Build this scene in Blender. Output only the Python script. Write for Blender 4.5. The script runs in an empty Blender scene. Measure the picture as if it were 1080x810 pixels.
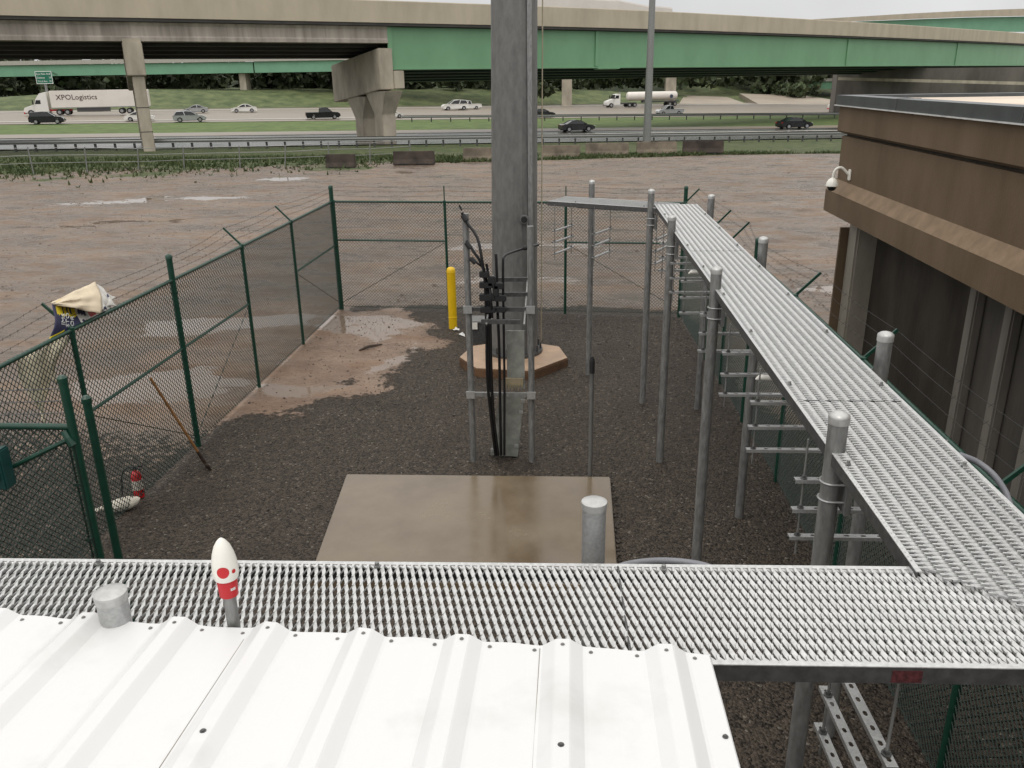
import bpy, bmesh, math, random
from mathutils import Vector, Matrix, noise as mnoise
R = math.radians
random.seed(7)
sc = bpy.context.scene
col = sc.collection

# ------------------------------------------------------------------ camera
FPX, CW, CH, EYE = 880.0, 1080.0, 810.0, 5.0
yaw, pitch, roll = R(-4.15), R(20.1), R(-0.9)
c_f = Vector((math.sin(yaw)*math.cos(pitch), math.cos(yaw)*math.cos(pitch), -math.sin(pitch)))
c_r0 = Vector((math.cos(yaw), -math.sin(yaw), 0)); c_u0 = c_r0.cross(c_f)
c_r = c_r0*math.cos(roll) + c_u0*math.sin(roll)
c_u = -c_r0*math.sin(roll) + c_u0*math.cos(roll)
cam = bpy.data.cameras.new('camera'); co = bpy.data.objects.new('camera', cam); col.objects.link(co)
m = Matrix((c_r, c_u, -c_f)).transposed().to_4x4(); m.translation = (0, 0, EYE)
co.matrix_world = m
cam.sensor_width = 36; cam.lens = FPX/CW*36; cam.clip_start = .05; cam.clip_end = 4000
sc.camera = co
# ------------------------------------------------------------------ sky, sun, exposure
SUN_EL, SUN_AZ = 58, 200
w = bpy.data.worlds.new('World'); sc.world = w; w.use_nodes = True
nt = w.node_tree; N = nt.nodes; L = nt.links
bg = N['Background']; bg.inputs['Strength'].default_value = 0.1
sky = N.new('ShaderNodeTexSky'); sky.sky_type = 'NISHITA'; sky.sun_disc = False
sky.sun_elevation = R(SUN_EL); sky.sun_rotation = R(SUN_AZ); sky.dust_density = 4
tc = N.new('ShaderNodeTexCoord'); sx = N.new('ShaderNodeSeparateXYZ'); L.new(tc.outputs['Generated'], sx.inputs[0])
rmp = N.new('ShaderNodeValToRGB'); L.new(sx.outputs['Z'], rmp.inputs[0])
rmp.color_ramp.elements[0].position = 0.0; rmp.color_ramp.elements[0].color = (.42, .42, .425, 1)
rmp.color_ramp.elements[1].position = 1.0; rmp.color_ramp.elements[1].color = (1.0, .975, .93, 1)
e = rmp.color_ramp.elements.new(.12); e.color = (.45, .45, .45, 1)
ns = N.new('ShaderNodeTexNoise'); ns.inputs['Scale'].default_value = 2.2; ns.inputs['Detail'].default_value = 5
L.new(tc.outputs['Generated'], ns.inputs['Vector'])
mr = N.new('ShaderNodeMapRange'); mr.inputs[3].default_value = 15.0; mr.inputs[4].default_value = 21.0
mr.inputs[1].default_value = .3; mr.inputs[2].default_value = .7
L.new(ns.outputs['Fac'], mr.inputs[0])
vm = N.new('ShaderNodeVectorMath'); vm.operation = 'SCALE'; L.new(rmp.outputs[0], vm.inputs[0]); L.new(mr.outputs[0], vm.inputs['Scale'])
mx = N.new('ShaderNodeMix'); mx.data_type = 'RGBA'; mx.inputs[0].default_value = .93
L.new(sky.outputs[0], mx.inputs[6]); L.new(vm.outputs[0], mx.inputs[7]); L.new(mx.outputs[2], bg.inputs['Color'])
sl = bpy.data.lights.new('sun', 'SUN'); sl.energy = 0.6; sl.angle = R(25); sl.color = (1, .97, .93)
so = bpy.data.objects.new('sun', sl); col.objects.link(so)
so.rotation_euler = (R(90-SUN_EL), 0, R(180-SUN_AZ))
sc.view_settings.view_transform = 'Standard'; sc.view_settings.look = 'None'
sc.view_settings.exposure = 0.0; sc.view_settings.gamma = 1

# ------------------------------------------------------------------ helpers
def ray(x, y): return c_f + c_r*((x-CW/2)/FPX) - c_u*((y-CH/2)/FPX)
def atz(x, y, z=0.0):
    d = ray(x, y); t = (z-EYE)/d.z; return Vector((0, 0, EYE)) + d*t
def aty(x, y, Y):
    d = ray(x, y); t = Y/d.y; return Vector((0, 0, EYE)) + d*t
def hwz(X): return -0.95 - .0168*(max(-160, min(120, X))+28)
def athw(x, y):                     # point on the gently falling highway plane
    d = ray(x, y); t = (-5.95-.0168*28)/(d.z + .0168*d.x); return Vector((0, 0, EYE)) + d*t

OFF = {}
def tag(o, label=None, cat=None, group=None, kind=None):
    if label: o['label'] = label
    if cat: o['category'] = cat
    if group: o['group'] = group
    if kind: o['kind'] = kind
    return o
def thing(name, label, cat, loc=(0, 0, 0), group=None):
    o = bpy.data.objects.new(name, None); col.objects.link(o); o.location = loc; o.empty_display_size = .2
    OFF[o.name] = Vector(loc); return tag(o, label, cat, group)
def copy_tree(o, loc=None, rz=None, parent=None):
    c = o.copy(); col.objects.link(c)
    if parent is not None: c.parent = parent
    for ch in [x for x in col.objects if x.parent == o]: copy_tree(ch, parent=c)
    if loc is not None: c.location = loc
    if rz is not None: c.rotation_euler.z = rz
    return c

class MB:
    def __init__(s): s.v = []; s.f = []; s.mi = []; s.cur = 0
    def add(s, vs, fs):
        b = len(s.v); s.v += [Vector(p) for p in vs]
        for f in fs: s.f.append([b+i for i in f]); s.mi.append(s.cur)
    def mat(s, i): s.cur = i; return s
    def hexa(s, p): s.add(p, [(0,3,2,1),(4,5,6,7),(0,1,5,4),(1,2,6,5),(2,3,7,6),(3,0,4,7)]); return s
    def box(s, x0, x1, y0, y1, z0, z1):
        return s.hexa([(x0,y0,z0),(x1,y0,z0),(x1,y1,z0),(x0,y1,z0),(x0,y0,z1),(x1,y0,z1),(x1,y1,z1),(x0,y1,z1)])
    def bar(s, a, b, w, h, up=(0, 0, 1)):
        a = Vector(a); b = Vector(b); d = (b-a).normalized(); up = Vector(up)
        if abs(d.dot(up)) > .99: up = Vector((1, 0, 0))
        sd = d.cross(up).normalized()*w/2; u = sd.cross(d).normalized()*h/2
        return s.hexa([a-sd-u, a+sd-u, b+sd-u, b-sd-u, a-sd+u, a+sd+u, b+sd+u, b-sd+u])
    def tube(s, pts, r, n=8, caps=True, closed=False):
        pts = [Vector(p) for p in pts]; rs = r if isinstance(r, (list, tuple)) else [r]*len(pts)
        m = len(pts); rings = []; prev = None
        for i, p in enumerate(pts):
            if closed: d = (pts[(i+1) % m]-pts[i-1])
            else: d = pts[min(i+1, m-1)]-pts[max(i-1, 0)]
            d = d.normalized() if d.length else Vector((0, 0, 1))
            if prev is None:
                t = Vector((0, 0, 1)) if abs(d.z) < .9 else Vector((1, 0, 0)); a = d.cross(t).normalized()
            else:
                a = prev - d*prev.dot(d); a = a.normalized() if a.length > 1e-6 else prev
            prev = a; bb = d.cross(a)
            rings.append([p+(a*math.cos(2*math.pi*k/n)+bb*math.sin(2*math.pi*k/n))*rs[i] for k in range(n)])
        vs = [q for rg in rings for q in rg]; fs = []
        for i in range(m if closed else m-1):
            j = (i+1) % m
            for k in range(n): fs.append((i*n+k, i*n+(k+1) % n, j*n+(k+1) % n, j*n+k))
        if caps and not closed:
            fs.append(tuple(range(n-1, -1, -1))); fs.append(tuple((m-1)*n+k for k in range(n)))
        s.add(vs, fs); return s
    def cyl(s, a, b, r, r2=None, n=16): return s.tube([a, b], [r, r if r2 is None else r2], n)
    def lathe(s, c, prof, n=20):          # profile of (radius, z)
        c = Vector(c); vs = []; fs = []; m = len(prof)
        for (r, z) in prof:
            for k in range(n): vs.append(c+Vector((r*math.cos(2*math.pi*k/n), r*math.sin(2*math.pi*k/n), z)))
        for i in range(m-1):
            for k in range(n): fs.append((i*n+k, i*n+(k+1) % n, (i+1)*n+(k+1) % n, (i+1)*n+k))
        fs.append(tuple(range(n-1, -1, -1))); fs.append(tuple((m-1)*n+k for k in range(n)))
        s.add(vs, fs); return s
    def prism(s, poly, f0, f1):           # poly of 2-D points, f0/f1 map a point to 3-D
        n = len(poly); vs = [f0(p) for p in poly]+[f1(p) for p in poly]
        fs = [tuple(range(n-1, -1, -1)), tuple(range(n, 2*n))]+[(i, (i+1) % n, n+(i+1) % n, n+i) for i in range(n)]
        s.add(vs, fs); return s
    def quad(s, *p): s.add(p, [tuple(range(len(p)))]); return s
    def build(s, name, mt, parent=None, smooth=False, bevel=0, autosmooth=False):
        me = bpy.data.meshes.new(name); off = OFF.get(parent.name, Vector()) if parent else Vector()
        me.from_pydata([p-off for p in s.v], [], s.f)
        for x in (mt if isinstance(mt, (list, tuple)) else [mt]): me.materials.append(x)
        for p, i in zip(me.polygons, s.mi): p.material_index = i
        bm = bmesh.new(); bm.from_mesh(me); bmesh.ops.recalc_face_normals(bm, faces=bm.faces)
        if bevel:
            bm.edges.ensure_lookup_table()
            es = [e for e in bm.edges if len(e.link_faces) == 2 and e.calc_face_angle() > .5]
            bmesh.ops.bevel(bm, geom=es, offset=bevel, segments=2, affect='EDGES', clamp_overlap=True)
        bm.to_mesh(me); bm.free()
        if smooth:
            me.shade_smooth()
            try: me.set_sharp_from_angle(angle=R(40))
            except Exception: pass
        o = bpy.data.objects.new(name, me); col.objects.link(o)
        if parent: o.parent = parent
        OFF[o.name] = off
        return o

def text_mesh(body, name, size, mt, mw, parent=None, depth=.004, align='CENTER'):
    cu = bpy.data.curves.new(name, 'FONT'); cu.body = body; cu.size = size; cu.extrude = depth
    cu.align_x = align; cu.align_y = 'CENTER'; cu.resolution_u = 2
    t = bpy.data.objects.new(name, cu); col.objects.link(t)
    dg = bpy.context.evaluated_depsgraph_get(); dg.update()
    me = bpy.data.meshes.new_from_object(t.evaluated_get(dg)); bpy.data.objects.remove(t); bpy.data.curves.remove(cu)
    me.name = name; off = OFF.get(parent.name, Vector()) if parent else Vector()
    me.transform(mw); me.transform(Matrix.Translation(-off)); me.materials.clear(); me.materials.append(mt)
    o = bpy.data.objects.new(name, me); col.objects.link(o)
    if parent: o.parent = parent
    OFF[o.name] = off; return o

# ------------------------------------------------------------------ materials
MATS = {}
def mat(name, c, rough=.6, metal=0, var=.15, scale=6, bump=0, bscale=40, stretch=None, c2=None, spec=None, rvar=0, detail=5, lo=.35, hi=.65):
    if name in MATS: return MATS[name]
    mt = bpy.data.materials.new(name); mt.use_nodes = True; t = mt.node_tree; N = t.nodes; L = t.links
    b = N['Principled BSDF']; b.inputs['Roughness'].default_value = rough; b.inputs['Metallic'].default_value = metal
    if spec is not None: b.inputs['Specular IOR Level'].default_value = spec
    g = N.new('ShaderNodeNewGeometry') if stretch != 'obj' else None
    mp = N.new('ShaderNodeMapping'); L.new(g.outputs['Position'], mp.inputs[0])
    if stretch: mp.inputs['Scale'].default_value = stretch
    n1 = N.new('ShaderNodeTexNoise'); n1.inputs['Scale'].default_value = scale; n1.inputs['Detail'].default_value = detail; n1.inputs['Roughness'].default_value = .62
    L.new(mp.outputs[0], n1.inputs['Vector'])
    m1 = N.new('ShaderNodeMapRange'); m1.inputs[1].default_value = lo; m1.inputs[2].default_value = hi; L.new(n1.outputs['Fac'], m1.inputs[0])
    mx = N.new('ShaderNodeMix'); mx.data_type = 'RGBA'; L.new(m1.outputs[0], mx.inputs[0])
    if c2 is None: c2 = tuple(min(1, x*(1+var)) for x in c); c1 = tuple(x*(1-var) for x in c)
    else: c1 = c
    mx.inputs[6].default_value = (*c1, 1); mx.inputs[7].default_value = (*c2, 1); L.new(mx.outputs[2], b.inputs['Base Color'])
    if rvar:
        m2 = N.new('ShaderNodeMapRange'); m2.inputs[1].default_value = .3; m2.inputs[2].default_value = .7
        m2.inputs[3].default_value = max(0, rough-rvar); m2.inputs[4].default_value = min(1, rough+rvar); L.new(n1.outputs['Fac'], m2.inputs[0]); L.new(m2.outputs[0], b.inputs['Roughness'])
    if bump:
        n2 = N.new('ShaderNodeTexNoise'); n2.inputs['Scale'].default_value = bscale; n2.inputs['Detail'].default_value = 4; L.new(mp.outputs[0], n2.inputs['Vector'])
        bp = N.new('ShaderNodeBump'); bp.inputs['Strength'].default_value = bump; bp.inputs['Distance'].default_value = .02; L.new(n2.outputs['Fac'], bp.inputs['Height']); L.new(bp.outputs[0], b.inputs['Normal'])
    MATS[name] = mt; return mt
galv = mat('galvanised steel', (.42, .425, .425), .38, .5, .12, 80, .05, 60, rvar=.1)
galv_pole = mat('weathered galvanised steel', (.165, .165, .16), .55, .35, .17, 12, .05, 30, stretch=(1, 1, .4), rvar=.08)
galv_post = mat('post steel', (.25, .252, .248), .48, .5, .22, 30, .04, 60, stretch=(1, 1, .3), rvar=.1)
grat = mat('grating steel', (.53, .535, .535), .34, .4, .14, 50, 0, rvar=.08)
galv_dark = mat('dark galvanised steel', (.085, .086, .086), .5, .4, .25, 20)
green = mat('green fence coating', (.006, .045, .028), .38, 0, .15, 12)
green_wire = mat('green wire coating', (.006, .022, .015), .5, 0, .1, 12)
black = mat('black cable jacket', (.008, .008, .009), .38, 0, .2, 10)
blackr = mat('black rubber', (.012, .012, .013), .7, 0, .2, 10)
yellow = mat('yellow bollard plastic', (.72, .46, .005), .4, 0, .06, 3)
white = mat('white plastic', (.78, .76, .70), .35, 0, .03, 8)
red = mat('red paint', (.5, .012, .018), .35, 0, .08, 8)
roofw = mat('white roof paint', (.585, .585, .575), .36, 0, .035, 2.2, .02, 8, c2=(.655, .66, .665), lo=.3, hi=.45, detail=9)
conc = mat('bridge concrete', (.45, .395, .305), .85, 0, .10, .5, .1, 6, stretch=(1, 1, .35))
conc2 = mat('girder concrete', (.32, .285, .25), .85, 0, .28, .5, .1, 6, stretch=(2.5, 2.5, .12))
pierc = mat('pier concrete', (.37, .33, .265), .85, 0, .22, .7, .1, 6, stretch=(1, 1, .4))
dark_soffit = mat('shaded soffit and joint concrete', (.05, .047, .044), .9, 0, .2, .5)  # underside shade painted into the concrete colour; column joints use it too
bgreen = mat('bridge green paint', (.165, .335, .19), .5, 0, .07, .25, stretch=(1, 1, .6))
bgreen2 = mat('bridge green paint worn', (.16, .34, .22), .55, 0, .08, .25)
stucco = mat('brown stucco', (.10, .066, .035), .85, 0, .22, 1.4, .2, 90, stretch=(1, 1, .35), c2=(.145, .10, .06), detail=9)
stucco_lit = mat('sky-lit ledge stucco', (.17, .118, .07), .8, 0, .25, 5, .12, 90, c2=(.24, .165, .105), detail=9)  # brown stucco lightened: skylight on the sloped ledge painted into its colour
bconc = mat('weathered wall concrete', (.22, .20, .165), .8, 0, .45, 1.6, .15, 30, stretch=(1, 1, .4), c2=(.34, .31, .26))
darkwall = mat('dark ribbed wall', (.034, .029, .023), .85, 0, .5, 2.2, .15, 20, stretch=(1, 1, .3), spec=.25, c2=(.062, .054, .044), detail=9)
capm = mat('grey roof edge metal', (.085, .095, .10), .4, .5, .15, 3)
membrane = mat('roof membrane', (.62, .52, .42), .7, 0, .12, .6)
padc = mat('wet pad concrete', (.125, .092, .058), .17, 0, .3, 1.1, .03, 50, c2=(.185, .145, .098), rvar=.15, detail=7)
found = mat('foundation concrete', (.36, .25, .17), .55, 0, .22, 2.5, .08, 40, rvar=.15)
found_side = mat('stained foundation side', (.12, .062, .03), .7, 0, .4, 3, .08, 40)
asph = mat('wet asphalt', (.075, .07, .066), .22, 0, .18, .25, 0, stretch=(.25, 2, 1), rvar=.12)
roadc = mat('concrete carriageway', (.215, .18, .14), .45, 0, .13, .2, 0, stretch=(.15, 2, 1), rvar=.12)
linew = mat('road marking white', (.6, .58, .53), .6, 0, .1, 1)
grass_m = mat('grass blades', (.03, .055, .014), .7, 0, .3, .5, c2=(.075, .095, .028))
bank_m = mat('embankment turf', (.045, .068, .022), .9, 0, .2, .35, .5, 3, c2=(.125, .15, .06), detail=9)
median_m = mat('median turf', (.055, .09, .018), .9, 0, .2, .6, .3, 3, c2=(.11, .16, .038), detail=8)
leaf1 = mat('dark leaves', (.024, .034, .014), .75, 0, .3, .3, c2=(.052, .066, .028))
leaf2 = mat('mid leaves', (.035, .055, .02), .7, 0, .3, .3, c2=(.075, .10, .04))
bark = mat('bark', (.05, .04, .03), .9)
glass = mat('dark car glass', (.012, .014, .016), .12, 0, .1, 2)
rim_m = mat('alloy rim', (.4, .4, .41), .35, .8, .1, 4)
paint_white = mat('white vehicle paint', (.72, .71, .68), .3, 0, .03, 1)
paint_black = mat('black vehicle paint', (.012, .013, .016), .18, 0, .1, 1)
paint_silver = mat('silver vehicle paint', (.42, .43, .44), .3, .5, .05, 1)
paint_grey = mat('dark grey vehicle paint', (.035, .036, .038), .2, .2, .1, 1)
trailer_m = mat('white trailer panel', (.70, .66, .61), .45, 0, .05, .4)
lamp_red = mat('red lamp lens', (.3, .01, .01), .3)
lamp_white = mat('clear lamp lens', (.7, .7, .68), .2)
sign_green = mat('sign green', (.004, .13, .075), .4, 0, .05, 2)
sign_white = mat('sign white', (.75, .76, .74), .4, 0, .03, 2)
wood = mat('worn ash wood', (.22, .105, .035), .55, 0, .25, 14, stretch=(1, 1, .2))
rust = mat('rusty steel', (.06, .04, .03), .6, .4, .3, 12)
barrier_m = mat('stained barrier concrete', (.10, .08, .06), .85, 0, .4, .9, .1, 8, c2=(.23, .19, .14))
barrier_d = mat('dirty dark barrier concrete', (.045, .033, .026), .85, 0, .5, 1.2, .1, 8)
paper = mat('cream sack paper', (.62, .52, .38), .7, 0, .1, 5, .2, 12)
navy = mat('navy print', (.02, .022, .07), .55, 0, .1, 6)
yprint = mat('yellow print', (.72, .56, .02), .55, 0, .08, 6)
pinkp = mat('red print', (.5, .09, .08), .55, 0, .1, 6)
film = mat('cloudy sack lining', (.80, .72, .55), .45, 0, .2, 6, .3, 15)
teal = mat('teal lock box paint', (.008, .06, .055), .4, 0, .2, 8)
sandbag = mat('white bag cloth', (.58, .54, .46), .8, 0, .15, 15, .3, 30)
label_m = mat('paper label', (.5, .46, .4), .6, 0, .35, 40)
grey_hose = mat('grey conduit', (.21, .215, .24), .45, 0, .1, 6)
sticker = mat('red marking', (.075, .018, .02), .6, 0, .6, 60)
cover_m = mat('cable cover sheet', (.30, .31, .285), .5, .3, .2, 8, .04, 30, rvar=.1)
stone_a = mat('wet dark stone', (.014, .011, .0085), .6, 0, .4, 30, c2=(.095, .077, .06), lo=.3, hi=.7, spec=.3)
stone_b = mat('pale stone', (.12, .105, .085), .6, 0, .3, 30)
trash = mat('white litter', (.6, .6, .58), .7)

# ------------------------------------------------------------------ ground
def sstep(a, b, x):
    t = max(0, min(1, (x-a)/(b-a))); return t*t*(3-2*t)
def nz(x, y, s, k=0): return mnoise.noise(Vector((x*s, y*s, k)))
def axis(lo, d0, d1, hi, step, grow=1.12, mx=14):
    a = [d0+i*step for i in range(int((d1-d0)/step)+1)]
    s = step; p = a[-1]
    while p < hi: s = min(s*grow, mx); p += s; a.append(p)
    s = step; p = d0
    while p > lo: s = min(s*grow, mx); p -= s; a.insert(0, p)
    return a
EDGE = [(-90, 46), (-34.2, 49.1), (-20, 53), (-7, 55), (4, 57.5), (13, 60.7), (24, 62), (90, 66)]   # far rim of the dirt lot
def interp(tab, x):
    if x <= tab[0][0]: return tab[0][1]
    for (a, b), (c, d) in zip(tab, tab[1:]):
        if x <= c: return b+(d-b)*(x-a)/(c-a)
    return tab[-1][1]
def seg_in_poly(x, y, poly):
    c = False; n = len(poly)
    for i in range(n):
        x0, y0 = poly[i]; x1, y1 = poly[(i+1) % n]
        if (y0 > y) != (y1 > y) and x < (x1-x0)*(y-y0)/(y1-y0)+x0: c = not c
    return c
def poly_d(x, y, poly):
    d = 1e9; n = len(poly)
    for i in range(n):
        ax, ay = poly[i]; bx, by = poly[(i+1) % n]; dx, dy = bx-ax, by-ay
        t = max(0, min(1, ((x-ax)*dx+(y-ay)*dy)/(dx*dx+dy*dy+1e-9))); d = min(d, math.hypot(x-ax-t*dx, y-ay-t*dy))
    return d if seg_in_poly(x, y, poly) else -d
MUD = [(-7.6, 19.5), (-3.6, 18.3), (-2.9, 17.3), (-2.7, 15.9), (-3.0, 14.6), (-3.7, 12.9), (-4.2, 12.3), (-5.3, 11.7), (-5.9, 11.2), (-8.5, 12.4)]
COMP = [(-5.75, -3), (-5.6, 11.3), (-5.2, 19.0), (2.6, 18.6), (3.0, 12.5), (4.8, 10), (4.8, -3)]  # gravel area; widened by the building so dark gravel stands in for shade
POOLS = [[(-5.5, 17.9), (-4.2, 18.0), (-3.2, 17.4), (-3.3, 16.9), (-3.9, 16.3), (-4.7, 16.5), (-5.2, 16.8)],
         [(-5.35, 13.4), (-4.6, 13.2), (-3.9, 13.4), (-4.3, 12.75), (-5.0, 12.55)],
         [(-3.7, 14.0), (-3.25, 14.6), (-2.95, 15.6), (-3.1, 15.9), (-3.35, 15.0)],
         [(-9.5, 17.5), (-7.3, 18.0), (-6.0, 18.3), (-5.8, 17.4), (-7, 16.8), (-9, 16.4)],
         [(-9, 13.8), (-6.6, 14.2), (-5.6, 13.6), (-6.1, 12.6), (-8, 12.4)],
         [(-24, 36), (-17, 37.5), (-13, 39.5), (-17, 39), (-22, 37.6)], [(-22, 30), (-18, 30.4), (-14.5, 32), (-18, 31.6)],
         [(-30, 30), (-25, 30.5), (-24, 31.2), (-29, 31)], [(-19, 44), (-11, 47.3), (-8, 49), (-12, 48.3), (-19, 45.6)],
         [(6, 20.5), (8.6, 20.2), (9, 21.0), (6.8, 21.4)], [(6.3, 17.6), (8, 17.2), (8.4, 17.8), (6.6, 18.4)],
         [(-3, 21.6), (0, 21.3), (.4, 21.9), (-2, 22.4)], [(-4, 26), (1, 26.4), (3, 27.2), (-2, 27)]]
xs = axis(-620, -8, 4, 620, .12, 1.1); ys = axis(-40, 2, 20.5, 1500, .12, 1.09, 22)
gv = []; gc = []
for y in ys:
    for x in xs:
        near = -9 < x < 5 and y < 22
        ed = interp(EDGE, x) + 1.6*nz(x, y, .12) + 1.0*nz(x, y, .5)
        k = sstep(58, 72, y)
        z = hwz(x)*k + .06*nz(x, y, .15, 3)*(1-k)
        gr = mud = 0
        if near:
            z += .012*nz(x, y, 1.7)+.008*nz(x, y, 5)
            gr = sstep(-.25, .25, poly_d(x, y, COMP)+.25*nz(x, y, 1.3))
            mud = sstep(-.4, .4, poly_d(x, y, MUD)+.75*nz(x, y, 1.1, 5)+.35*nz(x, y, 3.2, 9))
            if x < -5.4 and y < 12: gr = max(gr, .62*sstep(12.5, 10, y+.8*nz(x, y, .8)))
        pool = 0
        for P in POOLS:
            if abs(P[0][0]-x) < 14 and abs(P[0][1]-y) < 9:
                a = .3 if y < 20 else .9
                pool = max(pool, sstep(-.4*(1 if y < 20 else 3), .35*(1 if y < 20 else 3), poly_d(x, y, P)+a*nz(x*.6, y*1.6, 1.1 if y < 20 else .8, 4)))
        gs = sstep(-.6, .9, y-ed)
        if x < -12: gs = max(gs, .75*sstep(.05, .35, nz(x*.35, y*1.2, .8, 8)+.5*sstep(7, 1, abs(y-ed+3)) - .35)*sstep(9, 4, abs(y-ed+2)))
        gv.append((x, y, z)); gc.append((gr*(1-mud), pool, gs, mud))
nx = len(xs)
me = bpy.data.meshes.new('ground')
me.from_pydata(gv, [], [(j*nx+i, j*nx+i+1, (j+1)*nx+i+1, (j+1)*nx+i) for j in range(len(ys)-1) for i in range(nx-1)])
at = me.attributes.new('mask', 'FLOAT_COLOR', 'POINT')
at.data.foreach_set('color', [c for q in gc for c in q]); me.shade_smooth()
ground = bpy.data.objects.new('ground', me); col.objects.link(ground); tag(ground, kind='structure')
gm = bpy.data.materials.new('ground soil'); gm.use_nodes = True; t = gm.node_tree; N = t.nodes; L = t.links; b = N['Principled BSDF']
def nd(k, **kw):
    n = N.new(k)
    for a, v in kw.items(): setattr(n, a, v)
    return n
def noise(scale, vec, detail=5, rough=.6):
    n = nd('ShaderNodeTexNoise'); n.inputs['Scale'].default_value = scale; n.inputs['Detail'].default_value = detail; n.inputs['Roughness'].default_value = rough
    L.new(vec, n.inputs['Vector']); return n.outputs['Fac']
def mrange(v, a, bb, c=0, d=1):
    n = nd('ShaderNodeMapRange'); n.inputs[1].default_value = a; n.inputs[2].default_value = bb; n.inputs[3].default_value = c; n.inputs[4].default_value = d
    L.new(v, n.inputs[0]); return n.outputs[0]
def mixc(f, a, bb):
    n = nd('ShaderNodeMix', data_type='RGBA')
    for i, v in ((0, f), (6, a), (7, bb)):
        if isinstance(v, tuple): n.inputs[i].default_value = (*v, 1)
        elif isinstance(v, float): n.inputs[i].default_value = v
        else: L.new(v, n.inputs[i])
    return n.outputs[2]
def mth(op, a, bb):
    n = nd('ShaderNodeMath', operation=op)
    for i, v in ((0, a), (1, bb)):
        if isinstance(v, (int, float)): n.inputs[i].default_value = v
        else: L.new(v, n.inputs[i])
    return n.outputs[0]
pos = nd('ShaderNodeNewGeometry').outputs['Position']
mp = nd('ShaderNodeMapping'); mp.inputs['Scale'].default_value = (.5, 1, 1); mp.inputs['Rotation'].default_value = (0, 0, R(12)); L.new(pos, mp.inputs[0]); vstr = mp.outputs[0]
atn = nd('ShaderNodeAttribute', attribute_name='mask'); sp = nd('ShaderNodeSeparateColor'); L.new(atn.outputs['Color'], sp.inputs[0])
a_g, a_p, a_s, a_m = sp.outputs[0], sp.outputs[1], sp.outputs[2], atn.outputs['Alpha']
n_lot = noise(.55, vstr, 7, .65); n_f = noise(9, pos, 6, .7); n_m = noise(1.3, pos, 6, .65)
lot = mixc(mrange(n_lot, .36, .62), (.110, .076, .053), (.238, .170, .121))
lot = mixc(mrange(n_f, .35, .7, 0, .65), lot, (.085, .064, .052))
lot = mixc(mrange(noise(.9, vstr, 8, .75), .5, .66, 0, .7), lot, (.075, .058, .048))
lot = mixc(mrange(noise(3.2, vstr, 6, .75), .52, .7, 0, .55), lot, (.27, .21, .17))
lot = mixc(mrange(noise(.16, vstr, 4, .6), .52, .62, 0, .4), lot, (.105, .083, .068))
mudc = mixc(mrange(n_m, .35, .65), (.155, .098, .066), (.25, .17, .118))
mudc = mixc(mrange(noise(28, pos, 4), .55, .75, 0, .7), mudc, (.07, .05, .038))
vor = nd('ShaderNodeTexVoronoi'); vor.inputs['Scale'].default_value = 37; L.new(pos, vor.inputs['Vector'])
vs = nd('ShaderNodeSeparateColor'); L.new(vor.outputs['Color'], vs.inputs[0])
vo2 = nd('ShaderNodeTexVoronoi'); vo2.inputs['Scale'].default_value = 75; L.new(pos, vo2.inputs['Vector'])
vs2 = nd('ShaderNodeSeparateColor'); L.new(vo2.outputs['Color'], vs2.inputs[0])
grav = mixc(mrange(vs.outputs[0], 0, 1), (.010, .008, .0062), (.088, .070, .054))
grav = mixc(mrange(vs2.outputs[0], .5, 1, 0, .5), grav, (.125, .102, .08))
grav = mixc(mth('GREATER_THAN', vs.outputs[1], .982), grav, (.17, .15, .125))
grav = mixc(mrange(noise(.9, pos, 5), .5, .75, 0, .55), grav, (.035, .026, .02))
turf = mixc(mrange(noise(1.2, pos, 6, .7), .35, .65), (.030, .050, .013), (.088, .105, .036))
turf = mixc(mrange(noise(.35, vstr, 6, .7), .55, .7, 0, .75), turf, (.14, .12, .085))
c = mixc(a_m, lot, mudc)
gmask = mrange(mth('ADD', a_g, mth('MULTIPLY', mth('SUBTRACT', n_f, .5), 2.2)), .35, .65)
c = mixc(gmask, c, grav)
smask = mrange(mth('ADD', a_s, mth('MULTIPLY', mth('SUBTRACT', n_m, .5), 1.2)), .4, .6)
c = mixc(smask, c, turf)
pm = mrange(mth('ADD', a_p, mth('MULTIPLY', mth('ADD', mth('SUBTRACT', noise(3.0, vstr, 6, .7), .5), mth('MULTIPLY', mth('SUBTRACT', noise(.8, vstr, 6, .7), .5), 1.4)), 1.5)), .5, .62)
c = mixc(mth('MULTIPLY', pm, .8), c, (.20, .152, .118)); L.new(c, b.inputs['Base Color'])
rg = mixc(gmask, mth('MULTIPLY', mrange(noise(1.1, vstr, 8, .72), .40, .60, .22, 1.0), mrange(n_lot, .35, .6, .55, .95)), (.62, .62, .62)); rg = mixc(smask, rg, (.9, .9, .9)); rg = mixc(pm, rg, (.06, .06, .06)); L.new(rg, b.inputs['Roughness']); L.new(mrange(gmask, 0, 1, .5, .22), b.inputs['Specular IOR Level'])
hg = mth('ADD', mth('MULTIPLY', vor.outputs['Distance'], -1.2), mth('MULTIPLY', vo2.outputs['Distance'], -.5))
hh = mth('ADD', mth('MULTIPLY', gmask, hg), mth('MULTIPLY', mth('SUBTRACT', 1, gmask), mth('ADD', mth('MULTIPLY', n_f, 1.4), mth('MULTIPLY', noise(1.6, vstr, 6, .65), 5.0))))
bp = nd('ShaderNodeBump'); bp.inputs['Distance'].default_value = .03; L.new(hh, bp.inputs['Height']); L.new(mrange(pm, 0, 1, .8, 0), bp.inputs['Strength']); L.new(bp.outputs[0], b.inputs['Normal'])
me.materials.append(gm)
def gz(x, y): return .06*nz(x, y, .15, 3)+(.012*nz(x, y, 1.7)+.008*nz(x, y, 5) if -9 < x < 5 and y < 22 else 0)

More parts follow.
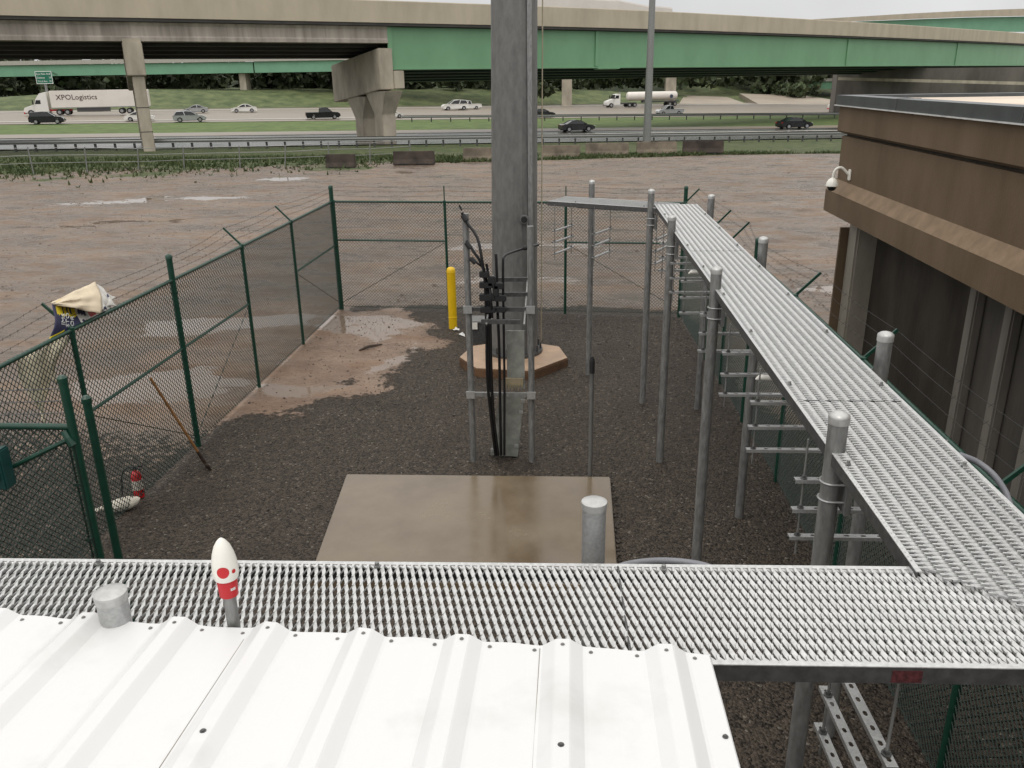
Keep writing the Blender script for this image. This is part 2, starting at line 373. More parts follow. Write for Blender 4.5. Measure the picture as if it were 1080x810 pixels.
# loose stones on the gravel
mb = MB(); rs = random.Random(3)
for i in range(9000):
    y = 4.5+rs.random()**.8*13.5; x = rs.uniform(-5.3, 2.9)
    if seg_in_poly(x, y, MUD) and rs.random() < .72: continue
    if -3.0 < x < .6 and 7.75 < y < 9.95: continue
    s = rs.uniform(.007, .016)*(1 if rs.random() < .93 else 1.7); mb.mat(1 if rs.random() < .045 else 0)
    z = gz(x, y); a = rs.random()*6.3
    ring = [(x+s*rs.uniform(.7, 1.2)*math.cos(a+k*1.2566), y+s*rs.uniform(.7, 1.2)*math.sin(a+k*1.2566), z+s*rs.uniform(.1, .5)) for k in range(5)]
    mb.add(ring+[(x+rs.uniform(-.3, .3)*s, y, z+s*rs.uniform(.7, 1.1)), (x, y, z-s)], [(k, (k+1) % 5, 5) for k in range(5)]+[((k+1) % 5, k, 6) for k in range(5)])
clod = mat('mud clod', (.07, .05, .038), .7, 0, .4, 3, c2=(.2, .15, .115)); 
for i in range(260):
    e = rs.random()*11.4; s = rs.uniform(.012, .028); j_ = rs.uniform(-.035, .05)
    x, y = ((-2.95+3.5*e/3.5, 9.9+j_) if e < 3.5 else (.56+j_, 7.8+(e-3.5)*.6) if e < 7 else (-2.96+.1*(9.9-(7.8+(e-7)*.47))-j_, 7.8+(e-7)*.47))
    mb.mat(0); a = rs.random()*6.3; ring = [(x+s*math.cos(a+k*1.2566), y+s*math.sin(a+k*1.2566), .01+gz(x, y)+s*rs.uniform(.1, .5)) for k in range(5)]
    mb.add(ring+[(x, y, .01+gz(x, y)+s)], [(k, (k+1) % 5, 5) for k in range(5)])
for i in range(5200):
    y = 19+rs.random()**1.4*38; x = rs.uniform(-.62*y-4, .3*y+2)
    if y > interp(EDGE, x) or mnoise.noise(Vector((x*.25, y*.25, 1))) < -.1: continue
    s = rs.uniform(.015, .05)*(1 if rs.random() < .95 else 2); z = .06*nz(x, y, .15, 3); a = rs.random()*6.3; mb.mat(2)
    ring = [(x+s*rs.uniform(.7, 1.3)*math.cos(a+k*1.2566), y+s*rs.uniform(.7, 1.2)*math.sin(a+k*1.2566), z) for k in range(5)]
    mb.add(ring+[(x, y, z+s*rs.uniform(.4, .8))], [(k, (k+1) % 5, 5) for k in range(5)])
tag(mb.build('gravel', [stone_a, stone_b, clod]), 'loose crushed dark gravel stones', 'gravel', kind='stuff')

# ------------------------------------------------------------------ highway
def strip(name, mt, y0, y1, lift, xr=(-260, 1330), n=24, wob=0):
    """road strip between two straight lines on the highway plane; y0, y1 are (left, right) picture heights"""
    a0, a1 = athw(0, y0[0]), athw(900, y0[1]); b0, b1 = athw(0, y1[0]), athw(900, y1[1])
    mb = MB(); vs = []
    for i in range(n+1):
        X = -300+i*(600/n)
        for (p, q) in ((a0, a1), (b0, b1)):
            k = (X-p.x)/(q.x-p.x); vs.append((X, p.y+(q.y-p.y)*k+(wob*nz(X, 0, .05) if wob else 0), hwz(X)+lift))
    mb.add(vs, [(2*i, 2*i+1, 2*i+3, 2*i+2) for i in range(n)])
    return tag(mb.build(name, mt), kind='structure')
strip('median_turf', median_m, (131.5, 119.5), (145, 135), .05)
strip('far_carriageway', roadc, (117.5, 107.5), (132, 121.5), .10)
strip('near_carriageway', asph, (144, 133.5), (159, 146.5), .10)
strip('near_shoulder', roadc, (143.4, 132.9), (147.5, 135.5), .14)
strip('road_marking', linew, (151.6, 138.5), (152.1, 138.9), .18)
strip('road_marking', linew, (129.6, 119.2), (130.0, 119.6), .16)
strip('road_marking', linew, (119.2, 109.2), (119.5, 109.5), .16)
hw_dir = (athw(900, 120)-athw(0, 130.5)); hw_dir.normalize()
HWA = math.atan2(hw_dir.y, hw_dir.x)

# embankment behind the far carriageway
mb = MB(); p0, p1 = athw(0, 117.0), athw(900, 107.0); vs = []
prof = [(-.5, .06), (1, .2), (4, .9), (8, 1.9), (12, 2.8), (17, 3.5), (26, 3.75), (60, 3.8)]
X = -420; nrow = 0
while X <= 60:
    k = (X-p0.x)/(p1.x-p0.x); Y = p0.y+(p1.y-p0.y)*k; h = sstep(-132, -92, X)*.55+.45
    h *= 1-.55*sstep(2, 40, X)
    for d, z in prof: vs.append((X-.3*d, Y+d, hwz(X)+z*h+(.2*nz(X, d, .2)+.12*nz(X, d, .6) if d > 1 else 0)))
    X += 2; nrow += 1
q = len(prof)
mb.add(vs, [(i*q+j, i*q+j+1, (i+1)*q+j+1, (i+1)*q+j) for i in range(nrow-1) for j in range(q-1)])
tag(mb.build('embankment', bank_m, smooth=True), kind='structure')
mb = MB(); vs = []
for i in range(60):
    X = -330+i*9
    for j, (d, h) in enumerate(((0, .0), (12, .55), (30, .9), (60, 1.0), (140, 1.0))): vs.append((X, 285+.2*X+d, -2+(12.5+2.5*nz(X, 1, .03)+1.2*nz(X, d, .15))*h*sstep(190, 90, X)))
mb.add(vs, [(i*5+j, i*5+j+1, (i+1)*5+j+1, (i+1)*5+j) for i in range(59) for j in range(4)])
tag(mb.build('wooded_ridge', mat('ridge foliage', (.014, .022, .009), .9, 0, .3, .25, .6, 2, c2=(.035, .048, .02), detail=9), smooth=True), kind='structure')
# grassy hill and ramp roads beyond the right-hand end of the embankment
mb = MB(); vs = []
for i in range(41):
    for j in range(13):
        X = 20+i*5; Y = 262+j*9
        z = hwz(X)+8.5*sstep(0, 5, j)*(.55+.45*math.sin(i*.16+.4))*sstep(0, 5, i)+.5*nz(X, Y, .06)
        vs.append((X, Y+.35*(X-20), z))
mb.add(vs, [(i*13+j, i*13+j+1, (i+1)*13+j+1, (i+1)*13+j) for i in range(40) for j in range(12)])
tag(mb.build('grass_hill', bank_m, smooth=True), kind='structure')
def ramp(name, pts):
    P = [aty(x, y, Y) for x, y, Y in pts]; mb = MB(); mb.hexa([Vector((q.x, q.y, q.z-3)) for q in P]+P); return tag(mb.build(name, mat('pale ramp concrete', (.30, .255, .20), .6, 0, .12, .15)), kind='structure')
ramp('ramp_road', [(716, 109.5, 228), (792, 111, 228), (766, 102, 262), (722, 100.5, 262)])
ramp('ramp_road', [(803, 111.5, 228), (915, 110.5, 228), (850, 101, 262), (780, 98.5, 262)])
mb = MB(); a_, b_ = aty(800, 97, 268), aty(814, 84.5, 285); mb.bar(a_, b_, 1.2, .4); tag(mb.build('path', mat('pale ramp concrete', (.3, .255, .2))), kind='structure')

# ------------------------------------------------------------------ main overpass
def para(x, y):
    return atz(x, y, 10.45)
PP = [para(0, 16), para(140, 18.7), para(275, 21.3), para(410, 24), para(560, 27.3), para(700, 31), para(800, 34.4), para(900, 38.0), para(1000, 42.2), para(1080, 46)]
d0 = (PP[0]-PP[2]).normalized(); PP.insert(0, PP[0]+d0*25+Vector((0, -4, 0))); PP.insert(0, PP[0]+d0*35+Vector((0, -8, 0)))
d1 = (PP[-1]-PP[-3]).normalized(); PP.append(PP[-1]+d1*40+Vector((0, 8, 0))); PP.append(PP[-1]+d1*60+Vector((0, 20, 0)))
def catmull(P, n=8):
    out = []
    for i in range(len(P)-1):
        a, b_, c_, d = P[max(i-1, 0)], P[i], P[i+1], P[min(i+2, len(P)-1)]
        for k in range(n):
            t = k/n; out.append(.5*((2*b_)+(c_-a)*t+(2*a-5*b_+4*c_-d)*t*t+(3*b_-a-3*c_+d)*t**3))
    return out+[P[-1]]
CURVE = [Vector((p.x, p.y, 0)) for p in catmull(PP, 6)]
CURVE.insert(31, CURVE[30]+(CURVE[31]-CURVE[30])*.10)
def nrm(i):
    d = CURVE[min(i+2, len(CURVE)-1)]-CURVE[max(i-2, 0)]; d.normalize(); return Vector((-d.y, d.x, 0))
SLOPE = -.115
def sweep(mb, sec, i0, i1):
    """sec: list of (offset away from the near edge, z) closed; banked deck"""
    n = len(sec); vs = []
    for i in range(i0, i1+1):
        nn = nrm(i)
        for (o, z) in sec: vs.append(CURVE[i]+nn*o+Vector((0, 0, z+SLOPE*max(o, 0))))
    m_ = i1-i0
    mb.add(vs, [(a*n+k, a*n+(k+1) % n, (a+1)*n+(k+1) % n, (a+1)*n+k) for a in range(m_) for k in range(n)]+[tuple(range(n-1, -1, -1)), tuple(m_*n+k for k in range(n))])
J = 5*6                                            # curve index of the expansion joint (picture x 410)
NC = len(CURVE)-1
def nearest(px):
    best = min(range(NC+1), key=lambda i: abs((CURVE[i]-Vector((0, 0, EYE))).dot(c_r)/max(.1, (CURVE[i]-Vector((0, 0, EYE))+Vector((0,0,10.4))).dot(c_f))*FPX+540-px)); return best
br = thing('highway_overpass', 'curving concrete and green steel overpass crossing above the highway traffic', 'bridge')
def rect(o0, o1, z0, z1): return [(o0, z0), (o1, z0), (o1, z1), (o0, z1)]
JA = nearest(140)
for (a, bb) in ((0, JA), (JA, J), (J, nearest(660)), (nearest(660), nearest(900)), (nearest(900), NC)):
    mb = MB(); sweep(mb, [(0, 10.45), (.45, 10.45), (.45, 12.2), (.38, 12.5), (.05, 12.5), (0, 12.42)], a, bb); o = mb.build('parapet', conc, br)
    # small gap between spans: pull the end ring back
mb = MB(); sweep(mb, rect(11.6, 12, 10.45, 12.3), 0, NC); mb.build('parapet', conc, br)
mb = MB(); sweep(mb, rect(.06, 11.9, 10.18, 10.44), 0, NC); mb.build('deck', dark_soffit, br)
for o in (.75, 3.2, 5.7, 8.2, 10.8):
    for a, bb in ((0, JA), (JA, J)):
        mb = MB(); sweep(mb, [(o-.3, 8.64), (o+.3, 8.64), (o+.3, 8.9), (o+.1, 9.15), (o+.1, 9.9), (o+.35, 10.17), (o-.35, 10.17), (o-.2, 9.9), (o-.2, 9.1), (o-.3, 8.95)], a, bb)
        mb.build('concrete_girder', conc2 if o < 1 else dark_soffit, br)  # inner girders get the concrete with shade in its colour
for o in (.75, 3.4, 6.0, 8.6, 11.1):
    mb = MB(); sweep(mb, rect(o-.03, o+.03, 6.2, 10.17), J+1, NC); sweep(mb, rect(o-.28, o+.28, 6.1, 6.2), J+1, NC)
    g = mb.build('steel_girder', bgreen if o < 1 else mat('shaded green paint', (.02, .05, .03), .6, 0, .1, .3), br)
    if o < 1:
        for px in (424, 636, 908, 1010):
            i = min(max(nearest(px), J+2), NC-1) if px > 500 else J+1; nn = nrm(i); p = CURVE[i]; mb = MB()
            mb.bar(p+nn*(o-.12)+Vector((0, 0, 6.25)), p+nn*(o-.12)+Vector((0, 0, 10.1)), .5, .16, up=nn); mb.build('stiffener', bgreen, g)
        mb = MB(); sweep(mb, rect(o-.4, o+.4, 5.98, 6.09), nearest(630), nearest(668)); mb.build('splice_plate', bgreen, g)
# piers
def pier_cap(nm, i, o0, o1, w_, ztop, zbot, nn=None, shift=0):
    nn = nn or nrm(i); p = CURVE[i]+Vector((shift, 0, 0)); tdir = Vector((nn.y, -nn.x, 0)); mb = MB()
    a = p+nn*o0; c_ = p+nn*o1; s0 = SLOPE*max(o0, 0); s1 = SLOPE*o1
    mb.hexa([a-tdir*w_/2+Vector((0,0,zbot+s0)), a+tdir*w_/2+Vector((0,0,zbot+s0)), c_+tdir*w_/2+Vector((0,0,zbot+s1)), c_-tdir*w_/2+Vector((0,0,zbot+s1)),
             a-tdir*w_/2+Vector((0,0,ztop+s0)), a+tdir*w_/2+Vector((0,0,ztop+s0)), c_+tdir*w_/2+Vector((0,0,ztop+s1)), c_-tdir*w_/2+Vector((0,0,ztop+s1))])
    return mb.build(nm, pierc, br, bevel=.06), p, nn, tdir
cap, p, nn, td = pier_cap('pier_cap', JA, -.1, 11.6, 1.6, 8.5, 5.75, Vector((-.465, .885, 0)), -.45)
for o in (.9, 10.2):
    mb = MB(); q = p+nn*o; s = SLOPE*o
    mb.hexa([q+td*a+nn*b_+Vector((0, 0, z)) for z, k in ((-1.6, 1), (5.8+s, 1)) for a, b_ in ((-.42, -.75), (.6, -.75), (.6, .75), (-.42, .75))]); c_ = mb.build('pier_column', pierc, br, bevel=.05)
    if o < 1:
        for zz in (.9, 3.0):
            mb = MB(); mb.hexa([q+td*a+nn*b_+Vector((0, 0, z)) for z in (zz, zz+.07) for a, b_ in ((-.43, -.76), (.61, -.76), (.61, .76), (-.43, .76))]); mb.build('column_joint', dark_soffit, c_)
for o in (.1,):
    mb = MB(); q = p+nn*o; mb.hexa([q+td*a+nn*b_+Vector((0, 0, z)) for z in (8.4, 8.8) for a, b_ in ((-.75, 0), (.75, 0), (.75, 1.0), (-.75, 1.0))]); mb.build('bearing_block', pierc, br)
cap, p, nn, td = pier_cap('pier_cap', J, 0, 12.2, 1.6, 8.1, 4.15, Vector((-.62, .785, 0)), -.55)
mb = MB(); mb.hexa([p+td*a+nn*b_+Vector((0, 0, z)) for z in (4.2, 5.95) for a, b_ in ((.8, -.05), (2.0, -.05), (2.0, 11), (.8, 11))]); mb.build('girder_seat', pierc, br, bevel=.05)
for o in (1.7, 6.6):
    mb = MB(); q = p+nn*o+td*.35; s = SLOPE*o; zt = 4.18+s
    ring = [(-1.75, [(-.75, -1.0), (.75, -1.0), (.75, 1.0), (-.75, 1.0)]), (zt-2.3, [(-.75, -1.0), (.75, -1.0), (.75, 1.0), (-.75, 1.0)]), (zt, [(-1.0, -2.5), (1.0, -2.5), (1.0, 2.5), (-1.0, 2.5)])]
    vs = [q+td*a+nn*b_+Vector((0, 0, z)) for z, r_ in ring for a, b_ in r_]
    mb.add(vs, [(3, 2, 1, 0), (8, 9, 10, 11)]+[(l*4+k, l*4+(k+1) % 4, l*4+4+(k+1) % 4, l*4+4+k) for l in range(2) for k in range(4)]); mb.build('pier_column', pierc, br, bevel=.05)

# second green bridge farther off, and its piers
b2 = thing('green_bridge', 'distant pale green girder bridge with white parapet seen beneath the overpass', 'bridge', (0, 215, 0))
def b2p(X): return Vector((X, 206+.05*(X+90), 0))
mb = MB(); A, B = b2p(-190), b2p(75)
def slab(mb, A, B, d0, d1, za, zb, zc, zd):
    n_ = Vector((-(B-A).normalized().y, (B-A).normalized().x, 0))
    mb.hexa([A+n_*d0+Vector((0,0,za)), B+n_*d0+Vector((0,0,zb)), B+n_*d1+Vector((0,0,zb)), A+n_*d1+Vector((0,0,za)), A+n_*d0+Vector((0,0,zc)), B+n_*d0+Vector((0,0,zd)), B+n_*d1+Vector((0,0,zd)), A+n_*d1+Vector((0,0,zc))])
for xa, xb in ((-190, -75.3), (-75, -10), (-9.7, 75)):
    mb = MB(); slab(mb, b2p(xa), b2p(xb), 0, .3, 7.2, 7.2, 9.7, 9.6); mb.build('steel_girder', bgreen2, b2)
mb = MB(); slab(mb, A, B, -.5, .0, 9.75, 9.65, 10.7, 10.5); mb.build('parapet', mat('pale parapet', (.40, .38, .34), .8), b2)
mb = MB(); slab(mb, A, B, .35, 9, 9.3, 9.2, 9.7, 9.6); slab(mb, A, B, 8, 8.4, 7.2, 7.2, 9.29, 9.19); mb.build('deck', dark_soffit, b2)
for px, y0 in ((250, 95.5), (598, 97), (709, 101)):
    X = (px-603)/926*206; q = b2p(X); mb = MB(); wd_ = .8 if px < 300 else 1.2; mb.box(q.x-wd_, q.x+wd_, q.y+1, q.y+4, -2.5, 7.15); mb.build('pier', pierc, b2)
# high flyover behind, top right of the view
b3 = thing('high_flyover', 'high far flyover ramp with tan parapet and green girder rising above the overpass', 'bridge', (120, 300, 0))
ps = [(820, 22.5, 25.5), (887, 18.6, 23.0), (960, 14.2, 20.0), (1020, 11.2, 17.8), (1080, 9.2, 16.6), (1180, 8, 15.5), (1300, 8, 15.5)]
def fly(mb, f0, f1, Yd=0):
    T = []; 
    for (x, a, bb) in ps: T.append((aty(x, a, 300+Yd), aty(x, bb, 300+Yd)))
    vs = []
    for t_, u_ in T:
        h = t_.z-u_.z
        vs += [(t_.x, t_.y, u_.z+f0*h), (t_.x, t_.y+.6, u_.z+f0*h), (t_.x, t_.y+.6, u_.z+f1*h), (t_.x, t_.y, u_.z+f1*h)]
    n_ = len(T); mb.add(vs, [(i*4+k, i*4+(k+1) % 4, i*4+4+(k+1) % 4, i*4+4+k) for i in range(n_-1) for k in range(4)]+[(3, 2, 1, 0), tuple((n_-1)*4+k for k in range(4))])
mb = MB(); fly(mb, 0, 1); mb.build('parapet', conc, b3)
mb = MB(); fly(mb, -2.3, -.1, 1.2); mb.build('steel_girder', bgreen2, b3)
for px in (930, 1180):
    q = aty(px, 60, 304); mb = MB(); mb.box(q.x-1.5, q.x+1.5, 303, 306, -4, aty(px, 32 if px < 1000 else 24, 300).z); mb.build('pier', pierc, b3)
# retaining wall and small green span under the right end of the overpass
rw = thing('retaining_wall', 'grey stained concrete retaining wall beneath the right end of the overpass', 'wall', (70, 165, 0))
mb = MB(); qa, qb = aty(884, 73, 172), aty(1240, 69, 150)
mb.prism([(0, 0), (0, 1), (1, 1), (1, 0)], lambda p_: qa.lerp(qb, p_[0])*1+Vector((0, 0, -(qa.lerp(qb, p_[0]).z+4)*(1-p_[1]))), lambda p_: qa.lerp(qb, p_[0])+Vector((0, 3, -(qa.lerp(qb, p_[0]).z+4)*(1-p_[1]))))
mb.build('wall_face', mat('retaining concrete', (.11, .10, .09), .9, 0, .35, .25, stretch=(1, 1, .3)), rw)
mb = MB(); qc, qd = aty(884, 83, 169), aty(1240, 92, 147); mb.bar(qc, qd, .3, .5); mb.build('wall_coping', pierc, rw)
b4 = thing('small_green_span', 'short green girder span with pale deck beside the grassy hill', 'bridge', (80, 290, 0))
qa, qb = aty(838, 83.2, 290), aty(905, 83.2, 290); mb = MB(); mb.box(qa.x, qb.x, 290, 300, qa.z-.9, qa.z); mb.build('deck', mat('pale parapet', (.4, .38, .34)), b4)
qa, qb = aty(850, 87, 290), aty(893, 93.5, 290); mb = MB(); mb.box(qa.x, qb.x, 290.4, 291, qb.z, qa.z+.2); mb.build('steel_girder', bgreen2, b4)
mb = MB(); q = aty(895, 90, 290); mb.box(q.x-1, q.x+1, 289, 300, -4, aty(840, 85.6, 290).z); mb.build('pier', pierc, b4)

# ------------------------------------------------------------------ woods and bushes behind the embankment
def clump(mb, c_, rx, rz, n, s, rnd):
    for _ in range(n):
        d = Vector((rnd.gauss(0, 1), rnd.gauss(0, 1), rnd.gauss(0, 1))).normalized()*rnd.random()**.4
        p_ = Vector(c_)+Vector((d.x*rx, d.y*rx, d.z*rz)); a = Vector((rnd.gauss(0, 1), rnd.gauss(0, 1), rnd.gauss(0, 1))).normalized(); b_ = a.orthogonal().normalized()*s*rnd.uniform(.5, 1.3); a = a.cross(b_).normalized()*s*rnd.uniform(.5, 1.3)
        mb.mat(0 if rnd.random() < .72 else 1); mb.quad(p_-a-b_*.4, p_+b_-a*.2, p_+a+b_*.3, p_-b_+a*.4)
rnd = random.Random(5); mb = MB()
for i in range(260):
    X = rnd.uniform(-205, 95); base = 232+rnd.uniform(0, 40)+.2*X+20*sstep(-40, 60, X); zb = 1.5
    hh_ = rnd.uniform(3.4, 6.5)*(1 if X < -30 else .85)
    for k in range(3): clump(mb, (X+rnd.uniform(-2, 2), base+rnd.uniform(-2, 2), zb+hh_*(.6+.5*k)), rnd.uniform(2.2, 3.8), hh_*.5, 40, .9, rnd)
tag(mb.build('woods', [leaf1, leaf2]), 'dark mass of woodland trees beyond the grass embankment', 'woods', kind='stuff')
for i, (px, Y, r_, lb) in enumerate([(812, 268, 5, 'low round bush on the hill beside the short green span'), (832, 262, 6, 'wide dark bush in front of the short green span'), (850, 255, 5, 'dark bush below the short green span by the ramp road'), (565, 214, 4.5, 'rounded bush on the embankment crest behind the monopole')]):
    q = aty(px, 95, Y); bt = thing('bush', lb, 'bush', (q.x, Y, -2)); mb = MB()
    for k in range(4): clump(mb, (q.x+rnd.uniform(-r_, r_)*.7, Y+rnd.uniform(-2, 2), (1.2 if px < 600 else q.z-.6)+rnd.uniform(0, 1.4)), r_*.5, r_*.32, 60, .7, rnd)
    mb.build('foliage', [leaf2, leaf1], bt); mb = MB(); mb.cyl((q.x, Y, -2.5), (q.x, Y, q.z), .2); mb.build('stem', bark, bt)
# grass blades along the verge
mb = MB()
for i in range(22000):
    x = rnd.uniform(-60, 34); ed = interp(EDGE, x); y = ed+rnd.gauss(5.2, 4.2)
    if x > -10: y = ed+abs(rnd.gauss(2.2, 1.8))-.6
    if y > 70 or (y < ed-.5 and x > -12): continue
    if mnoise.noise(Vector((x*.35, y*.8, 2))) < -.22: continue
    k = sstep(58, 72, y); z = hwz(x)*k+.06*nz(x, y, .15, 3)*(1-k); h = rnd.uniform(.08, .34); a = rnd.random()*3.14; wd = rnd.uniform(.03, .09); lx, ly = rnd.gauss(0, .12), rnd.gauss(0, .12)
    dx, dy = math.cos(a)*wd, math.sin(a)*wd
    mb.add([(x-dx, y-dy, z-.03), (x+dx, y+dy, z-.03), (x+dx*.4+lx, y+dy*.4+ly, z+h), (x-dx*.8-lx, y-dy, z+h*.75)], [(0, 1, 2), (0, 1, 3)])
tag(mb.build('grass', grass_m), 'rough verge grass between the dirt lot and the highway', 'grass', kind='stuff')

# ------------------------------------------------------------------ guard rails, wire fence, barriers, sign, mast
def guardrail(label, pa, pb, off, posts, hgt=.72):
    A, B = pa, pb; gr_ = thing('guardrail', label, 'guardrail', ((A+B)/2)); d = (B-A)
    mb = MB()
    prf = [(-.04, .42), (.03, .47), (-.03, .55), (-.03, .60), (.03, .68), (-.04, .74), (.0, .74), (.07, .68), (.01, .6), (.01, .55), (.07, .47), (.0, .42)]
    n_ = Vector((-d.normalized().y, d.normalized().x, 0))
    m_ = 12; vs = []
    for i in range(m_+1):
        q = A.lerp(B, i/m_); q.z = hwz(q.x)+.1
        for o, z in prf: vs.append(q+n_*(o-.12)+Vector((0, 0, z*1.25)))
    k_ = len(prf); mb.add(vs, [(i*k_+k, i*k_+(k+1) % k_, (i+1)*k_+(k+1) % k_, (i+1)*k_+k) for i in range(m_) for k in range(k_)]); mb.build('rail', galv_post, gr_)
    for i in range(posts):
        q = A.lerp(B, (i+.5)/posts); q.z = hwz(q.x); mb = MB(); mb.box(q.x-.08, q.x+.08, q.y+.02, q.y+.2, q.z-.2, q.z+.98); mb.build('rail_post', galv_dark, gr_)
guardrail('long steel guardrail beside the wet near carriageway behind the dirt lot', athw(-60, 161.2), athw(1000, 147.2), 0, 60)
guardrail('far steel guardrail along the grass median before the far carriageway', athw(424, 129.2), athw(905, 125), 0, 26)

wf = thing('wire_fence', 'thin weathered wire fence with leaning posts standing in the verge grass', 'fence', (-25, 52, 0))
wp = []
for px, py, tx, ty in ((-30, 187, -36, 158), (36, 184.5, 29, 155), (92, 182.5, 89, 155), (146, 181, 145, 156), (194, 178.5, 193, 155), (253, 177, 252, 154), (300, 176, 301, 153), (347, 175, 346, 150), (390, 173, 390, 150), (433, 171, 432, 147)):
    g_ = atz(px, py, .0); t_ = aty(tx, ty, g_.y); wp.append((g_, t_)); mb = MB(); mb.tube([g_-Vector((0, 0, .3)), t_], .035, 6); mb.build('fence_post', galv_post, wf)
for f in (.42, .7, .97):
    mb = MB(); mb.tube([g_.lerp(t_, f) for g_, t_ in wp], .018 if f > .5 else .014, 4); mb.build('fence_wire', galv_post, wf)

def barrier(label, px, py, length, m_, ang=0):
    q = atz(px, py, 0.0); t_ = thing('road_barrier', label, 'barrier', (q.x, q.y, 0), 'concrete barriers along the dirt lot')
    h = length/2; prf = [(-.3, 0), (.3, 0), (.3, .08), (.18, .33), (.1, .82), (-.1, .82), (-.18, .33), (-.3, .08)]
    mb = MB(); mb.prism(prf, lambda p_: Vector((q.x-h, q.y+p_[0], p_[1])), lambda p_: Vector((q.x+h, q.y+p_[0], p_[1]))); o = mb.build('barrier_body', m_, t_, bevel=.02)
    for s in (-1, 1):
        mb = MB(); x = q.x+s*h*.5; mb.box(x-.3, x+.3, q.y-.304, q.y-.26, .005, .075); mb.build('lift_slot', blackr, t_)
    t_.rotation_euler.z = R(ang)
barrier('dark low concrete barrier leaning by the overpass pier', 360, 177, 1.8, barrier_d, 2)
barrier('black stained concrete barrier with a pale middle near the monopole', 437, 173.5, 2.6, barrier_d, -1)
barrier('pale tan concrete barrier half hidden by the monopole', 510, 169.5, 2.6, barrier_m, 0)
barrier('tan concrete barrier with grass at its end just past the monopole', 592, 166.5, 2.5, barrier_m, 1)
barrier('long grey barrier between the monopole and the light mast', 640, 164, 2.9, barrier_m, 0)
barrier('grey barrier standing at the foot of the light mast', 692, 162.5, 2.7, barrier_m, 0)
barrier('darkest brown barrier next to the open grass', 741, 161.5, 2.75, barrier_d, 0)
mb = MB(); q = atz(437, 173.5, 0); mb.box(q.x-.3, q.x+.28, q.y-.33, q.y-.29, .05, .7)

mast = thing('light_mast', 'tall grey high mast light pole standing at the edge of the lot', 'light pole', (0, 0, 0))
q = athw(682, 153); mast.location = q; OFF[mast.name] = q.copy()
mb = MB(); mb.tube([q+Vector((0, 0, -.4)), q+Vector((0, 0, 34))], [.40, .17], 14); mb.build('pole', galv_post, mast, smooth=True)
mb = MB(); mb.lathe(q, [(.62, -.3), (.62, .18), (.5, .22)]); mb.build('base_flange', galv_dark, mast)
mb = MB(); mb.lathe(q+Vector((0, 0, 33.6)), [(.2, 0), (1.2, .1), (1.2, .3), (.2, .4)]); mb.build('lamp_ring', galv_dark, mast)

Ys = 150
ra = aty(36.5, 75.3, Ys); rb = aty(56.5, 88.3, Ys); sg = thing('road_sign', 'green highway guide sign with three white lines on a single post', 'sign', ((ra.x+rb.x)/2, Ys, 0))
mb = MB(); mb.box(ra.x, rb.x, Ys-.05, Ys+.05, rb.z, ra.z); mb.build('sign_panel', sign_green, sg)
mb = MB()
for (x0, x1, z0, z1) in ((ra.x, rb.x, ra.z-.09, ra.z), (ra.x, rb.x, rb.z, rb.z+.09), (ra.x, ra.x+.09, rb.z+.09, ra.z-.09), (rb.x-.09, rb.x, rb.z+.09, ra.z-.09)): mb.box(x0, x1, Ys-.07, Ys-.052, z0, z1)
mb.build('sign_border', sign_white, sg)
for i, (s, n_) in enumerate((('East Palm Ave', '2'), ('Dulaney', '10'), ('Third Ave', '30'))):
    z = ra.z-(ra.z-rb.z)*(.22+.29*i)
    mw = Matrix.Translation((ra.x+.22, Ys-.06, z)) @ Matrix.Rotation(R(90), 4, 'X'); text_mesh(s, 'sign_text', .44, sign_white, mw, sg, align='LEFT')
    mw = Matrix.Translation((rb.x-.22, Ys-.06, z)) @ Matrix.Rotation(R(90), 4, 'X'); text_mesh(n_, 'sign_text', .44, sign_white, mw, sg, align='RIGHT')
mb = MB(); q = aty(46.5, 86, Ys); mb.cyl((q.x, Ys+.25, hwz(q.x)-.3), (q.x, Ys+.25, ra.z-.3), .22); mb.build('sign_post', galv_post, sg)

